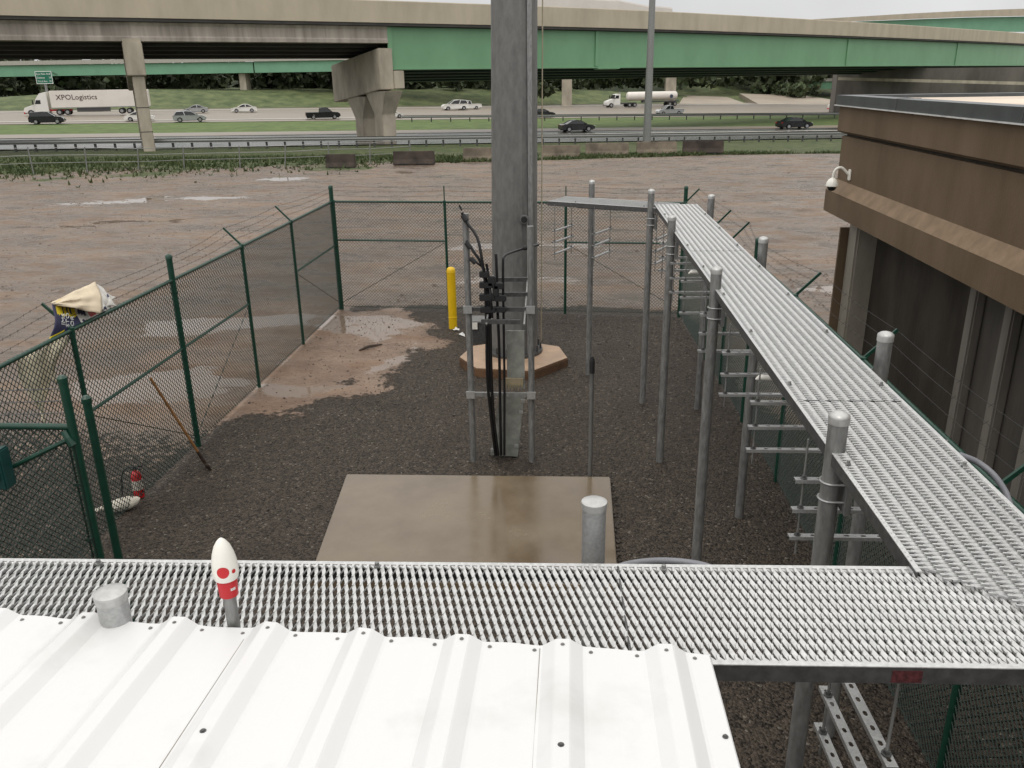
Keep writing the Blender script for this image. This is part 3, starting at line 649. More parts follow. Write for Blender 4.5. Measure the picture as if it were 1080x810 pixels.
# ------------------------------------------------------------------ vehicles
def arch_profile(xs_, L_, front, rear, sill=.28, top=None):
    """lower-body outline (x,z): top line given, wheel arches cut from the bottom"""
    out = list(top)
    def arch(xc, r):
        return [(xc+r*math.cos(a), .33+r*math.sin(a)) for a in [R(-8+i*(196/9)) for i in range(10)]]
    bottom = [(L_/2-.05, sill)]+arch(front, .40)+arch(rear, .40)+[(-L_/2+.05, sill)]
    return out+bottom
def car(label, cat, px, py, kind, paint, face=1, scale=1.0, name='car', q=None, group='vehicles on the highway'):
    q = athw(px, py) if q is None else q; q = Vector((q.x, q.y, hwz(q.x)+.12))
    K = {'sedan': (4.7, 1.8), 'suv': (4.75, 1.9), 'wagon': (4.75, 1.82), 'pickup': (5.7, 1.98)}[kind]; Lc, W = K; h = Lc/2
    if kind == 'sedan': top = [(-h, .45), (-h+.02, .88), (-h+.35, 1.0), (-h+1.0, 1.02), (.9, .98), (h-.5, .86), (h-.05, .68), (h, .45)]; cab = [(-h+.75, 1.0), (-h+1.6, 1.42), (-.2, 1.47), (.35, 1.40), (1.2, .97)]; fw_, rw_ = h-.92, -h+.98
    elif kind == 'suv': top = [(-h, .45), (-h+.03, .95), (-h+.2, 1.1), (.95, 1.08), (h-.35, .98), (h-.04, .75), (h, .45)]; cab = [(-h+.18, 1.09), (-h+.42, 1.62), (-.5, 1.72), (.25, 1.66), (1.15, 1.07)]; fw_, rw_ = h-.92, -h+.95
    elif kind == 'wagon': top = [(-h, .45), (-h+.03, .9), (-h+.2, 1.02), (.9, 1.0), (h-.45, .9), (h-.05, .7), (h, .45)]; cab = [(-h+.15, 1.01), (-h+.55, 1.5), (-.4, 1.58), (.3, 1.52), (1.15, .99)]; fw_, rw_ = h-.92, -h+.95
    else: top = [(-h, .55), (-h+.02, 1.1), (-.35, 1.1), (.0, 1.12), (1.35, 1.12), (h-.35, 1.05), (h-.04, .8), (h, .5)]; cab = [(-.55, 1.11), (-.45, 1.72), (.15, 1.84), (.75, 1.78), (1.55, 1.11)]; fw_, rw_ = h-1.0, -h+1.2
    root = thing(name, label, cat, q, group)
    P = lambda x, y, z: q+Vector((x, y, z))
    poly = arch_profile(None, Lc, fw_, rw_, .3 if kind != 'pickup' else .42, top)
    mb = MB()
    n_ = len(poly); lay = [(-W/2*.96, .985), (-W/2, 1.0), (W/2, 1.0), (W/2*.96, .985)]
    vs = []
    for i_, (yy, k) in enumerate([(-W/2*.93, .97), (-W/2, 1), (W/2, 1), (W/2*.93, .97)]):
        for (x, z) in poly: vs.append(P(x*k, yy, z if k == 1 else .3+(z-.3)*1.012))
    mb.add(vs, [tuple(range(n_-1, -1, -1)), tuple(3*n_+k for k in range(n_))]+[(r_*n_+k, r_*n_+(k+1) % n_, (r_+1)*n_+(k+1) % n_, (r_+1)*n_+k) for r_ in range(3) for k in range(n_)])
    if kind == 'pickup': mb.box(q.x-.72, q.x-.6, q.y-W/2+.05, q.y+W/2-.05, q.z+1.0, q.z+1.12)
    body = mb.build('body', paint, root)
    # cabin glass narrower at the roof
    zt = max(z for _, z in cab); zb = cab[0][1]
    def cw(z): return W/2*(.93-.17*(z-zb)/(zt-zb))
    mb = MB(); mb.prism(cab, lambda p_: P(p_[0], -cw(p_[1]), p_[1]), lambda p_: P(p_[0], cw(p_[1]), p_[1])); mb.build('windows', glass, root)
    # roof panel and pillars in body colour
    mb = MB(); roofp = [p_ for p_ in cab if p_[1] > zb+.3]; xa, xb = roofp[0][0], roofp[-1][0]
    for (x0, z0), (x1, z1) in zip(roofp, roofp[1:]):
        mb.hexa([P(x0, -cw(z0)-.01, z0), P(x1, -cw(z1)-.01, z1), P(x1, cw(z1)+.01, z1), P(x0, cw(z0)+.01, z0), P(x0, -cw(z0)+.03, z0+.045), P(x1, -cw(z1)+.03, z1+.045), P(x1, cw(z1)-.03, z1+.045), P(x0, cw(z0)-.03, z0+.045)])
    for s in (-1, 1):
        for (x0, z0), (x1, z1) in ((cab[0], cab[1]), (cab[-1], cab[-2]), (((cab[0][0]+cab[-1][0])/2-.1, zb), ((xa+xb)/2-.05, zt-.02))):
            mb.bar(P(x0, s*(cw(z0)+.006), z0), P(x1, s*(cw(z1)+.006), z1), .1, .025, up=(0, 1, 0))
    mb.build('roof', paint, root)
    for xw in (fw_, rw_):
        for s in (-1, 1):
            mb = MB(); y0 = s*(W/2-.2); y1 = s*(W/2+.005); mb.tube([P(xw, y0, .335), P(xw, y1, .335)], .335, 18); wt = mb.build('wheel', blackr, root)
            mb = MB(); mb.tube([P(xw, y1-s*.02, .335), P(xw, y1+s*.012, .335)], .21, 12); mb.build('rim', rim_m, wt)
    for s in (-1, 1):
        mb = MB(); mb.box(q.x+h-.14, q.x+h+.012, q.y+s*W*.36-.18, q.y+s*W*.36+.18, q.z+.62, q.z+.76); mb.build('headlight', lamp_white, root)
        mb = MB(); mb.box(q.x-h-.015, q.x-h+.1, q.y+s*W*.38-.15, q.y+s*W*.38+.15, q.z+.75, q.z+.92); mb.build('taillight', lamp_red, root)
        mb = MB(); mb.box(q.x+.85, q.x+1.0, q.y+s*(W/2+.1)-.1, q.y+s*(W/2+.1)+.1, q.z+1.0, q.z+1.12); mb.build('mirror', paint, root)
    mb = MB(); mb.box(q.x-h+.2, q.x+h-.2, q.y-W/2+.25, q.y+W/2-.25, q.z+.2, q.z+.42); mb.build('underbody', blackr, root)
    root.rotation_euler.z = HWA+(0 if face > 0 else math.pi); root.scale = (scale,)*3
    return root
car('black suv driving on the far carriageway in front of the white trailer', 'suv', 51, 131.5, 'suv', paint_black, 1, .95, 'suv')
car('white car half hidden behind the narrow overpass pier', 'car', 148, 128.5, 'sedan', paint_white, 1, .92)
car('silver estate car passing just past the narrow overpass pier', 'car', 201, 129.3, 'wagon', paint_silver, 1, .98)
car('black pickup truck partly behind the twin column pier', 'pickup', 341, 126.3, 'pickup', paint_black, 1, .95, 'pickup_truck')
car('white car low behind the twin column pier by the guardrail end', 'car', 413, 125.2, 'sedan', paint_white, 1, .85)
car('white sedan alone in the outer lane below the embankment', 'car', 258, 119.2, 'sedan', paint_white, -1, 1.0)
car('pale silver sedan in the outer lane behind the estate car', 'car', 207, 119.8, 'sedan', paint_silver, -1, .95)
car('white suv driving in front of the white pickup', 'suv', 480, 116.8, 'suv', paint_white, -1, 1.15, 'suv')
car('white pickup truck following close behind the white suv', 'pickup', 494, 115.9, 'pickup', paint_white, -1, .95, 'pickup_truck')
car('dark sedan half hidden behind the monopole', 'car', 571, 124.6, 'sedan', paint_grey, 1, .95)
car('dark grey sedan on the wet near carriageway before the light mast', 'car', 608, 139.6, 'sedan', paint_grey, 1, .92)
car('silver pickup truck below the tanker trailer', 'pickup', 706, 121.6, 'pickup', paint_silver, -1, .88, 'pickup_truck')
car('black sedan on the near carriageway close to the brown building', 'car', 837, 136.6, 'sedan', paint_black, 1, .98)

def wheelset(root, P, x, W, r, dual=True):
    for s in (-1, 1):
        mb = MB(); mb.tube([P(x, s*(W/2-(.55 if dual else .3)), r), P(x, s*W/2, r)], r, 18); wt = mb.build('wheel', blackr, root)
        mb = MB(); mb.tube([P(x, s*(W/2-.03), r), P(x, s*(W/2+.015), r)], r*.55, 12); mb.build('rim', rim_m, wt)
def semi(label, px, py, px_end, kind, name, scale):
    q = athw(px, py); q = Vector((q.x, q.y, hwz(q.x)+.12)); root = thing(name, label, 'truck', q, 'vehicles on the highway')
    P = lambda x, y, z: q+Vector((x, y, z))          # front bumper at x = 0, truck extends to -x
    hood = [(-.05, .5), (0, .95), (-.1, 1.35), (-1.3, 1.75), (-1.75, 1.9), (-1.75, .5)]
    mb = MB(); mb.prism(hood, lambda p_: P(p_[0], -.95, p_[1]), lambda p_: P(p_[0], .95, p_[1])); mb.build('hood', paint_white, root, bevel=.06)
    cabp = [(-1.75, .55), (-1.75, 1.9), (-2.15, 2.75), (-2.9, 3.7 if kind == 'box' else 2.95), (-4.0 if kind == 'box' else -3.3, 3.95 if kind == 'box' else 2.95), (-4.0 if kind == 'box' else -3.3, .55)]
    mb = MB(); mb.prism(cabp, lambda p_: P(p_[0], -1.15, p_[1]), lambda p_: P(p_[0], 1.15, p_[1])); cb = mb.build('cab', paint_white, root, bevel=.05)
    for s in (-1, 1):
        mb = MB(); mb.prism([(-1.95, 1.95), (-2.22, 2.6), (-2.9, 2.6), (-2.9, 1.95)], lambda p_: P(p_[0], s*1.14, p_[1]), lambda p_: P(p_[0], s*1.17, p_[1])); mb.build('side_window', glass, cb)
        mb = MB(); mb.box(*sorted((q.x-1.6, q.x-1.75)), q.y+s*1.3-.12, q.y+s*1.3+.12, q.z+1.9, q.z+2.6); mb.build('mirror', blackr, cb)
    mb = MB(); mb.prism([(-1.74, 1.95), (-2.1, 2.72), (-2.08, 2.74), (-1.71, 1.96)], lambda p_: P(p_[0], -1.0, p_[1]), lambda p_: P(p_[0], 1.0, p_[1])); mb.build('windscreen', glass, cb)
    for s in (-1, 1):
        mb = MB(); mb.box(q.x-.12, q.x+.04, q.y+s*.75-.15, q.y+s*.75+.15, q.z+.85, q.z+1.05); mb.build('headlight', lamp_white, root)
    mb = MB(); mb.box(q.x-.1, q.x+.06, q.y-1.15, q.y+1.15, q.z+.35, q.z+.62); mb.build('bumper', rim_m if kind != 'box' else red, root)
    mb = MB(); mb.box(q.x-7.6, q.x-1.6, q.y-.5, q.y+.5, q.z+.7, q.z+1.0); mb.build('chassis', red if kind == 'box' else galv_dark, root)
    wheelset(root, P, -1.1, 2.3, .5, False); wheelset(root, P, -5.6, 2.4, .5); wheelset(root, P, -6.9, 2.4, .5)
    if kind == 'box':
        mb = MB(); mb.box(q.x-20.6, q.x-4.5, q.y-1.27, q.y+1.27, q.z+1.2, q.z+4.1); tr = mb.build('trailer', trailer_m, root, bevel=.04)
        mb = MB(); mb.box(q.x-20.6, q.x-4.5, q.y+1.272, q.y+1.29, q.z+1.16, q.z+1.3); mb.box(q.x-20.6, q.x-4.5, q.y-1.29, q.y-1.272, q.z+1.16, q.z+1.3); mb.build('side_rail', galv_post, tr)
        mw = Matrix.Translation(P(-8.8, 1.285, 2.95)) @ Matrix.Rotation(R(180), 4, 'Z') @ Matrix.Rotation(R(90), 4, 'X')
        text_mesh('XPOLogistics', 'lettering', 1.22, mat('dark red lettering', (.035, .008, .01), .5), mw, tr, .02)
        mb = MB(); mb.box(q.x-14, q.x-8.5, q.y+1.1, q.y+1.14, q.z+.5, q.z+1.18); mb.build('side_skirt', galv_dark, tr)
        mb = MB(); mb.box(q.x-3.9, q.x-2.6, q.y-1.12, q.y+1.12, q.z+.4, q.z+.95); mb.build('side_tank', red, root)
    else:
        mb = MB(); z = 2.35; mb.tube([P(-5.4, 0, z), P(-5.5, 0, z), P(-5.75, 0, z), P(-17.6, 0, z), P(-17.85, 0, z), P(-17.95, 0, z)], [.55, .8, .95, .95, .8, .55], 24); tr = mb.build('tank', trailer_m, root, smooth=True)
        mb = MB(); mb.tube([P(-16.2, .945, z-.15), P(-16.2, .965, z-.15)], .42, 20); mb.build('round_emblem', mat('blue grey emblem', (.03, .05, .09), .5), tr)
        mb = MB(); mb.box(q.x-18.4, q.x-9.5, q.y-.55, q.y+.55, q.z+.95, q.z+1.25); mb.box(q.x-9.6, q.x-9.2, q.y-.5, q.y+.5, q.z+.9, q.z+1.6); mb.build('trailer_frame', galv_dark, root)
        mb = MB(); mb.box(q.x-3.25, q.x-3.05, q.y+.85, q.y+1.0, q.z+1, q.z+3.4); mb.build('exhaust_stack', rim_m, root)
    for x in (-15.8, -17.1): wheelset(root, P, x, 2.4, .5)
    root.rotation_euler.z = HWA+math.pi; root.scale = (scale,)*3
semi('white semi truck with a long lettered box trailer in the outer lane', 28, 123.0, 137, 'box', 'box_trailer_truck', .965)
semi('white tanker truck with a long cylindrical tank behind the light mast', 638, 114.2, 727, 'tank', 'tanker_truck', .98)
# white box truck partly hidden by the building roof
q = athw(884, 118.5); bt = thing('box_truck', 'white box truck just emerging from behind the brown building roof', 'truck', (q.x, q.y, hwz(q.x)+.1), 'vehicles on the highway')
z0 = hwz(q.x)+.1
mb = MB(); mb.box(q.x, q.x+6, q.y-1.2, q.y+1.2, z0+.9, z0+3.4); mb.build('cargo_box', trailer_m, bt, bevel=.05)
mb = MB(); mb.prism([(0, .5), (-1.9, .5), (-1.9, 1.3), (-1.3, 1.5), (-.8, 2.3), (0, 2.4)], lambda p_: Vector((q.x-.05+p_[0], q.y-1.1, z0+p_[1])), lambda p_: Vector((q.x-.05+p_[0], q.y+1.1, z0+p_[1]))); cb = mb.build('cab', paint_white, bt, bevel=.05)
mb = MB(); mb.prism([(-.2, 1.5), (-1.1, 1.5), (-.75, 2.2), (-.2, 2.2)], lambda p_: Vector((q.x-.05+p_[0], q.y-1.12, z0+p_[1])), lambda p_: Vector((q.x-.05+p_[0], q.y+1.12, z0+p_[1]))); mb.build('side_window', glass, cb)
mb = MB(); mb.box(q.x-1.98, q.x-1.93, q.y-1, q.y+1, z0+.5, z0+.75); mb.build('bumper', red, bt)
P = lambda x, y, z: Vector((q.x+x, q.y+y, z0+z)); wheelset(bt, P, -1.1, 2.1, .42, False); wheelset(bt, P, 4.4, 2.2, .42)

# white covered load travelling on the overpass
i = nearest(560); i2 = nearest(730); A = CURVE[i]+nrm(i)*5; B = CURVE[i2]+nrm(i2)*5
tl = thing('covered_trailer', 'white wrapped trailer load riding on top of the overpass', 'trailer', A+Vector((0, 0, 9.95))); zz = 10.45+SLOPE*5
mb = MB(); d = (B-A).normalized(); s_ = Vector((-d.y, d.x, 0)); Lb = (B-A).length
prf = [(0, 1.2), (.02*Lb, 4.1), (.3*Lb, 4.0), (.62*Lb, 4.05), (.8*Lb, 3.6), (.98*Lb, 3.5), (Lb, 1.2)]
mb.prism(prf, lambda p_: A+d*p_[0]-s_*1.25+Vector((0, 0, zz+p_[1])), lambda p_: A+d*p_[0]+s_*1.25+Vector((0, 0, zz+p_[1]))); mb.build('wrapped_load', trailer_m, tl, bevel=.15)
mb = MB(); mb.bar(A+Vector((0, 0, zz+1.05)), B+Vector((0, 0, zz+1.05)), 2.4, .25); mb.build('trailer_bed', galv_dark, tl)
for f in (.1, .16, .85, .91):
    q = A.lerp(B, f); mb = MB(); mb.tube([q-s_*1.2+Vector((0, 0, zz+.5)), q+s_*1.2+Vector((0, 0, zz+.5))], .5, 16); mb.build('wheel', blackr, tl)
mb = MB(); q = A.lerp(B, .885); mb.cyl(q+Vector((0, 0, zz+3.4)), q+Vector((0, 0, zz+5.2)), .07, n=8); mb.build('antenna', galv_post, tl)

# ------------------------------------------------------------------ brown building
bl = thing('brown_building', 'long brown stucco building with flat pale roof and recessed dark wall', 'building', (9, 4, 0))
X0, Y1, Y0, X1 = 3.95, 13.4, -9, 22
mb = MB(); mb.prism([(X0, 3.0), (X0, 3.32), (4.06, 3.485), (X1, 3.485), (X1, 3.0)], lambda p_: Vector((p_[0], Y0, p_[1])), lambda p_: Vector((p_[0], Y1+.1, p_[1]))); 
mb.build('lower_band', [stucco], bl)
mb = MB(); mb.quad((X0-.002, Y0, 3.322), (X0-.002, Y1+.1, 3.322), (4.06, Y1+.1, 3.489), (4.06, Y0, 3.489)); mb.build('sloped_ledge', stucco_lit, bl)
mb = MB(); mb.box(4.06, X1, Y0, Y1-.06, 3.486, 4.125); mb.build('wall_face', stucco, bl)
mb = MB(); mb.prism([(4.05, 4.165), (3.995, 4.20), (3.995, 4.548), (X1, 4.548), (X1, 4.165)], lambda p_: Vector((p_[0], Y0, p_[1])), lambda p_: Vector((p_[0], Y1, p_[1]))); mb.build('upper_band', stucco, bl)
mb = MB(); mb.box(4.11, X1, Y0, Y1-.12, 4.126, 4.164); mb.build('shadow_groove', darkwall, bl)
mb = MB(); mb.box(X0, X0+.28, Y0, Y1+.06, 4.566, 4.70); mb.box(X0+.28, X1, Y1-.22, Y1+.06, 4.566, 4.70); cp = mb.build('roof_edge', capm, bl)
mb = MB(); mb.box(X0-.02, X0+.3, Y0, Y1+.08, 4.55, 4.564); mb.build('drip_edge', mat('pale drip edge', (.55, .55, .54), .4), cp)
for yy in (11.0, 7.95, 4.9):
    mb = MB(); mb.box(X0-.004, X0+.284, yy, yy+.02, 4.565, 4.704); mb.build('edge_joint', galv_dark, cp)
mb = MB(); mb.box(X0+.281, X1, Y0, Y1-.221, 4.55, 4.655); mb.build('roof_membrane', membrane, bl)
for (rx, ry) in ((6.6, 11.6), (9.5, 9.5)):
    mb = MB(); mb.lathe((rx, ry, 4.65), [(.16, 0), (.16, .02), (.07, .05), (.07, .1), (.11, .11), (.11, .15), (.02, .17)]); mb.build('roof_vent', capm, bl)
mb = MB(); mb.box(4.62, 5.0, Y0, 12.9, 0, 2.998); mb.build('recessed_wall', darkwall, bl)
mb = MB(); mb.box(4.58, 4.618, Y0, 9.5, 0, 2.997); mb.build('wall_panel', mat('grey wall panel', (.078, .07, .06), .8, 0, .4, 1.2, .15, 20, stretch=(1, 1, .3)), bl)
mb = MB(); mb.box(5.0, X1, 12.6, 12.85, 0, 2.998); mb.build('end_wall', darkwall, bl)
mb = MB(); mb.box(4.32, 4.8, 12.92, 13.32, 0, 2.998); mb.build('corner_column', bconc, bl, bevel=.03)
mb = MB(); mb.box(4.2, 4.8, 13.325, 13.38, 0, 2.75); mb.build('column_facing', stucco, bl)
for i, yy in enumerate((9.35, 8.55, 7.8, 6.95, 6.1, 5.2)):
    mb = MB(); mb.box(4.46, 4.578, yy-.09, yy+.09, 0, 2.996); mb.build('pilaster', mat('grey pilaster concrete', (.17, .155, .135), .75, 0, .35, 1.5, .1, 25, stretch=(1, 1, .25)), bl, bevel=.02)

dc = thing('dome_camera', 'white dome security camera on a curved arm at the building corner', 'security camera', (4.06, 12.9, 3.6))
Yc = 12.75
def pc(x, y): return aty(x, y, Yc)
wm = Vector((4.06, Yc, 3.62))
mb = MB(); mb.box(4.035, 4.059, Yc-.045, Yc+.045, wm.z-.085, wm.z+.07); mb.build('wall_plate', white, dc, bevel=.008)
arm = [wm+Vector(q_)*.66 for q_ in ((-.02, 0, -.02), (-.09, 0, .05), (-.18, 0, .13), (-.25, 0, .145), (-.32, 0, .11), (-.36, 0, .03), (-.37, 0, -.10))]
mb = MB(); mb.tube(catmull(arm, 5), .019, 12); mb.build('arm', white, dc, smooth=True)
hd = wm+Vector((-.245, 0, -.165))
mb = MB(); mb.lathe(hd, [(.02, .115), (.035, .11), (.058, .09), (.08, .055), (.09, .012), (.09, 0), (.083, -.004)], 24); mb.build('housing', white, dc, smooth=True)
mb = MB(); mb.lathe(hd, [(.066, -.005), (.066, -.02), (.056, -.045), (.033, -.065), (.006, -.073)], 24); mb.build('dome_lens', glass, dc, smooth=True)

# ------------------------------------------------------------------ concrete pad and monopole
mb = MB(); mb.prism([(-2.95, 9.88), (.55, 9.93), (.53, 7.4), (-2.72, 7.4)], lambda p_: Vector((p_[0], p_[1], -.1)), lambda p_: Vector((p_[0], p_[1], .075)))
tag(mb.build('concrete_pad', padc, bevel=.012), 'wet square concrete pad lying in the dark gravel', 'concrete pad')
MC = Vector((-1.03, 15.0, 0))
fd = thing('monopole', 'huge galvanised steel monopole rising from a tan concrete base', 'monopole', MC)
hx = [(MC.x+1.02*math.cos(R(a)), MC.y-.25+.98*math.sin(R(a))) for a in (-172, -128, -68, -8, 34, 90, 146)]
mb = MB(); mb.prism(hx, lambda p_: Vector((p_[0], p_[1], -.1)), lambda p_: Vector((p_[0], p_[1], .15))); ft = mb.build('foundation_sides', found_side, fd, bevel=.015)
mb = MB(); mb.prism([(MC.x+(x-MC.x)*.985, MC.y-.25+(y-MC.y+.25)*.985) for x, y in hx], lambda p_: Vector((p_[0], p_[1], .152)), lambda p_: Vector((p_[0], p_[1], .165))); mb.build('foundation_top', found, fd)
n = 16; zz_ = [(.20, .435), (1.45, .415), (6.2, .385), (14, .34), (26, .28)]
mb = MB(); mb.tube([MC+Vector((.012*z, 0, z)) for z, r_ in zz_], [r_ for z, r_ in zz_], n); mb.build('shaft', galv_pole, fd)
mb = MB(); mb.lathe(MC, [(.53, .17), (.53, .225), (.46, .23)], 24); bpz = mb.build('base_plate', galv_dark, fd)
for k in range(14):
    a = 2*math.pi*k/14; mb = MB(); mb.cyl(MC+Vector((.49*math.cos(a), .49*math.sin(a), .226)), MC+Vector((.49*math.cos(a), .49*math.sin(a), .34)), .02, n=6); mb.build('anchor_bolt', galv_dark, bpz)
mb = MB(); mb.bar(MC+Vector((.33, -.31, .3)), MC+Vector((.36, -.30, 20)), .075, .05, up=(0, 1, 0)); mb.build('climbing_rail', galv_post, fd)
mb = MB(); mb.lathe((0, 0, 0), [(.1, 0), (.1, .03)], 16)
pt = aty(553, 231, 14.63); mb = MB(); mb.tube([pt+Vector((0, -.06, 0)), pt+Vector((0, .15, 0))], .075, 16); hp = mb.build('cable_port', galv_pole, fd)
mb = MB(); mb.tube([pt+Vector((0, -.075, 0)), pt+Vector((0, -.058, 0))], .055, 16); mb.build('port_opening', blackr, hp)
mb = MB(); pg = aty(543, 351, 14.6); mb.box(pg.x-.1, pg.x+.1, pg.y-.06, pg.y+.02, pg.z-.16, pg.z+.05); mb.build('ground_lug', galv, fd)
mb = MB(); a = aty(569.5, 95, 14.7); mb.tube([Vector((a.x, 14.9, .4)), Vector((a.x+.015, 14.9, 2.5)), Vector((a.x+.05, 15.0, 8)), Vector((a.x+.05, 15, 20))], .012, 6); mb.build('hanging_wire', mat('pale tan wire', (.32, .28, .2), .6), fd)
mb = MB(); mb.tube([pt+Vector((.055, -.03, -.02)), pt+Vector((.055, -.03, -1.1)), pt+Vector((.05, -.02, -2.6))], .012, 6); mb.build('ground_wire', galv, fd)

# ------------------------------------------------------------------ coax H frame
hf = thing('cable_support_frame', 'two post steel frame carrying black coax cables in front of the monopole', 'cable frame', (-.9, 10.5, 0))
for x, z in ((-1.315, 3.42), (-.50, 3.26)):
    mb = MB(); mb.tube([Vector((x, 10.5, -.1)), Vector((x, 10.5, z))], .042, 14); p_ = mb.build('frame_post', galv_post, hf, smooth=True)
def channel(a, b_, w_=.041, h_=.041): return MB().bar(a, b_, w_, h_)
for z, y, xa, xb in ((2.2, 10.44, -1.36, -.44), (1.02, 10.44, -1.38, -.44), (2.32, 10.75, -1.02, -.50), (2.44, 11.1, -.98, -.55), (2.10, 10.2, -1.12, -.62)):
    channel((xa, y, z), (xb, y, z), .041, .055).build('cross_channel', galv_dark if z > 2.05 else galv_post, hf)
for x in (-1.315, -.5):
    for z in (2.2, 1.02):
        mb = MB(); mb.box(x-.055, x+.055, 10.395, 10.417, z-.05, z+.05); mb.build('clamp_plate', galv, hf)
for x in (-1.05, -.57):
    mb = MB(); mb.bar((x, 10.15, 2.075), (x, 11.2, 2.47), .02, .02); mb.build('brace_rod', galv_post, hf)
Yq = 10.36
def cable(pts, r, Yq=Yq, nm='coax_cable'):
    P_ = [aty(x, y, Yq+dy) for x, y, dy in pts]; mb = MB(); mb.tube(catmull(P_, 6), r, 8); return mb.build(nm, black, hf, smooth=True)
cable([(487, 224, .1), (492, 234, .1), (503, 250, .05), (508, 272, 0), (511.5, 300, 0), (513, 345, 0), (514, 400, 0), (518, 442, 0), (522.5, 480, .05)], .019)
cable([(492, 254, .1), (500, 266, .05), (508, 279, .03), (514, 302, .05), (517, 345, .03), (518.5, 400, .03), (521, 442, .03), (525.5, 480, .05)], .019)
cable([(496, 272, .1), (504, 278, .05), (511, 285, .09), (514.5, 310, .09), (515.5, 345, .1), (516.5, 400, .1), (519.5, 442, .1), (524, 480, .1)], .015)
cable([(523, 268, .2), (524, 290, .15), (524.5, 320, .1), (526.5, 370, .06), (527.5, 430, .05), (528.5, 480, .05)], .019)
cable([(568, 258, .9), (556, 261, .6), (540, 266, .3), (532, 270, .1), (530.5, 280, .05), (531, 330, .05), (532, 400, .05), (532, 450, .05), (532, 480, .05)], .017)
cable([(513, 278, .02), (516, 296, .02), (518, 318, -.03), (519, 335, 0)], .017)
for (x, y, dx, dy, r_) in ((490, 230, 4, 6, .035), (494, 259, 5, 6, .03), (499, 275, 5, 5, .032), (556, 261, 8, -1.5, .03), (560, 259.5, 5, -1, .02)):
    a = aty(x-dx/2, y-dy/2, Yq+(.5 if x > 540 else .08)); b_ = aty(x+dx/2, y+dy/2, Yq+(.5 if x > 540 else .06)); mb = MB(); mb.tube([a, b_], r_, 10); mb.build('cable_connector', blackr, hf)
mb = MB(); a = aty(487, 222, Yq+.1); mb.tube([a, a+Vector((-.03, 0, .07))], .012, 6); mb.build('cable_connector', blackr, hf)
for (x, y, dx, dz) in ((513, 300, 7, 3), (526, 301, 5, 3), (514, 313, 8, 3.5), (528, 314, 6, 3), (515, 326, 8, 3), (529, 326, 5, 2.5), (511, 289, 5, 3), (519, 296, 4, 5), (523, 306, 3, 6)):
    a, b_ = aty(x-dx, y+dz, Yq+.03), aty(x+dx, y-dz, Yq+.03); mb = MB(); mb.box(a.x, b_.x, Yq-.035, Yq+.06, a.z, b_.z); mb.build('cable_block', blackr, hf, bevel=.008)
# sheet covers at the foot of the frame
cv = thing('cable_cover', 'tapered galvanised sheet cover behind the coax cables with a torn pale hem', 'cable cover', (-.72, 10.62, 0))
mb = MB(); Yv = 10.6; a, b_ = aty(534, 349, Yv), aty(553.5, 410, Yv)
mb.hexa([(a.x, Yv, b_.z), (b_.x, Yv, b_.z), (b_.x, Yv+.02, b_.z), (a.x, Yv+.02, b_.z), (a.x, Yv, a.z), (b_.x, Yv, a.z), (b_.x, Yv+.02, a.z), (a.x, Yv+.02, a.z)]); mb.build('upper_sheet', cover_m, cv)
mb = MB(); c0, c1 = aty(532, 399, Yv-.03), aty(552, 412, Yv-.03)
mb.box(c0.x, c1.x, Yv-.03, Yv-.012, (c0.z+c1.z)/2, c0.z)
for k in range(7):
    x = c0.x+(c1.x-c0.x)*(k+.5)/7; s = (c1.x-c0.x)/7*.42; mb.add([(x-s, Yv-.03, (c0.z+c1.z)/2), (x+s, Yv-.03, (c0.z+c1.z)/2), (x+s*random.uniform(-1.5, 1.5), Yv-.03, c1.z+random.uniform(-.02, .03)), (x-s, Yv-.012, (c0.z+c1.z)/2), (x+s, Yv-.012, (c0.z+c1.z)/2)], [(0, 1, 2), (3, 4, 2), (0, 3, 2), (1, 4, 2)])
mb.build('torn_hem', mat('tan sealant', (.3, .25, .16), .8), cv)
mb = MB(); t0, t1, b0, b1 = aty(527, 418, Yv), aty(553, 418, Yv), aty(517, 480, Yv), aty(546, 482, Yv)
mb.hexa([b0, b1, b1+Vector((0, .12, 0)), b0+Vector((0, .12, 0)), t0, t1, t1+Vector((0, .12, 0)), t0+Vector((0, .12, 0))]); mb.build('lower_trough', cover_m, cv, bevel=.006)
for z_, s in ((422, 551), (434, 549), (470, 544), (474, 519)):
    q = aty(s, z_, Yv-.01); mb = MB(); mb.box(q.x-.02, q.x+.035, q.y-.01, q.y+.01, q.z-.03, q.z+.01); mb.build('flange_tab', galv, cv)

hb = thing('handhole_box', 'small dark utility box behind the cable frame next to the yellow bollard', 'utility box', (-1.75, 16.3, 0)); 
q = aty(511, 340, 16.2)
mb = MB(); mb.box(q.x-.30, q.x+.28, 16.0, 16.4, -.05, .42); mb.build('box_body', galv_dark, hb, bevel=.02)
mb = MB(); mb.box(q.x-.33, q.x+.31, 15.97, 16.43, .421, .46); mb.build('box_lid', galv_pole, hb, bevel=.008)
mb = MB(); mb.box(q.x-.28, q.x-.12, 15.96, 15.99, .3, .44); mb.build('box_tag', white, hb)

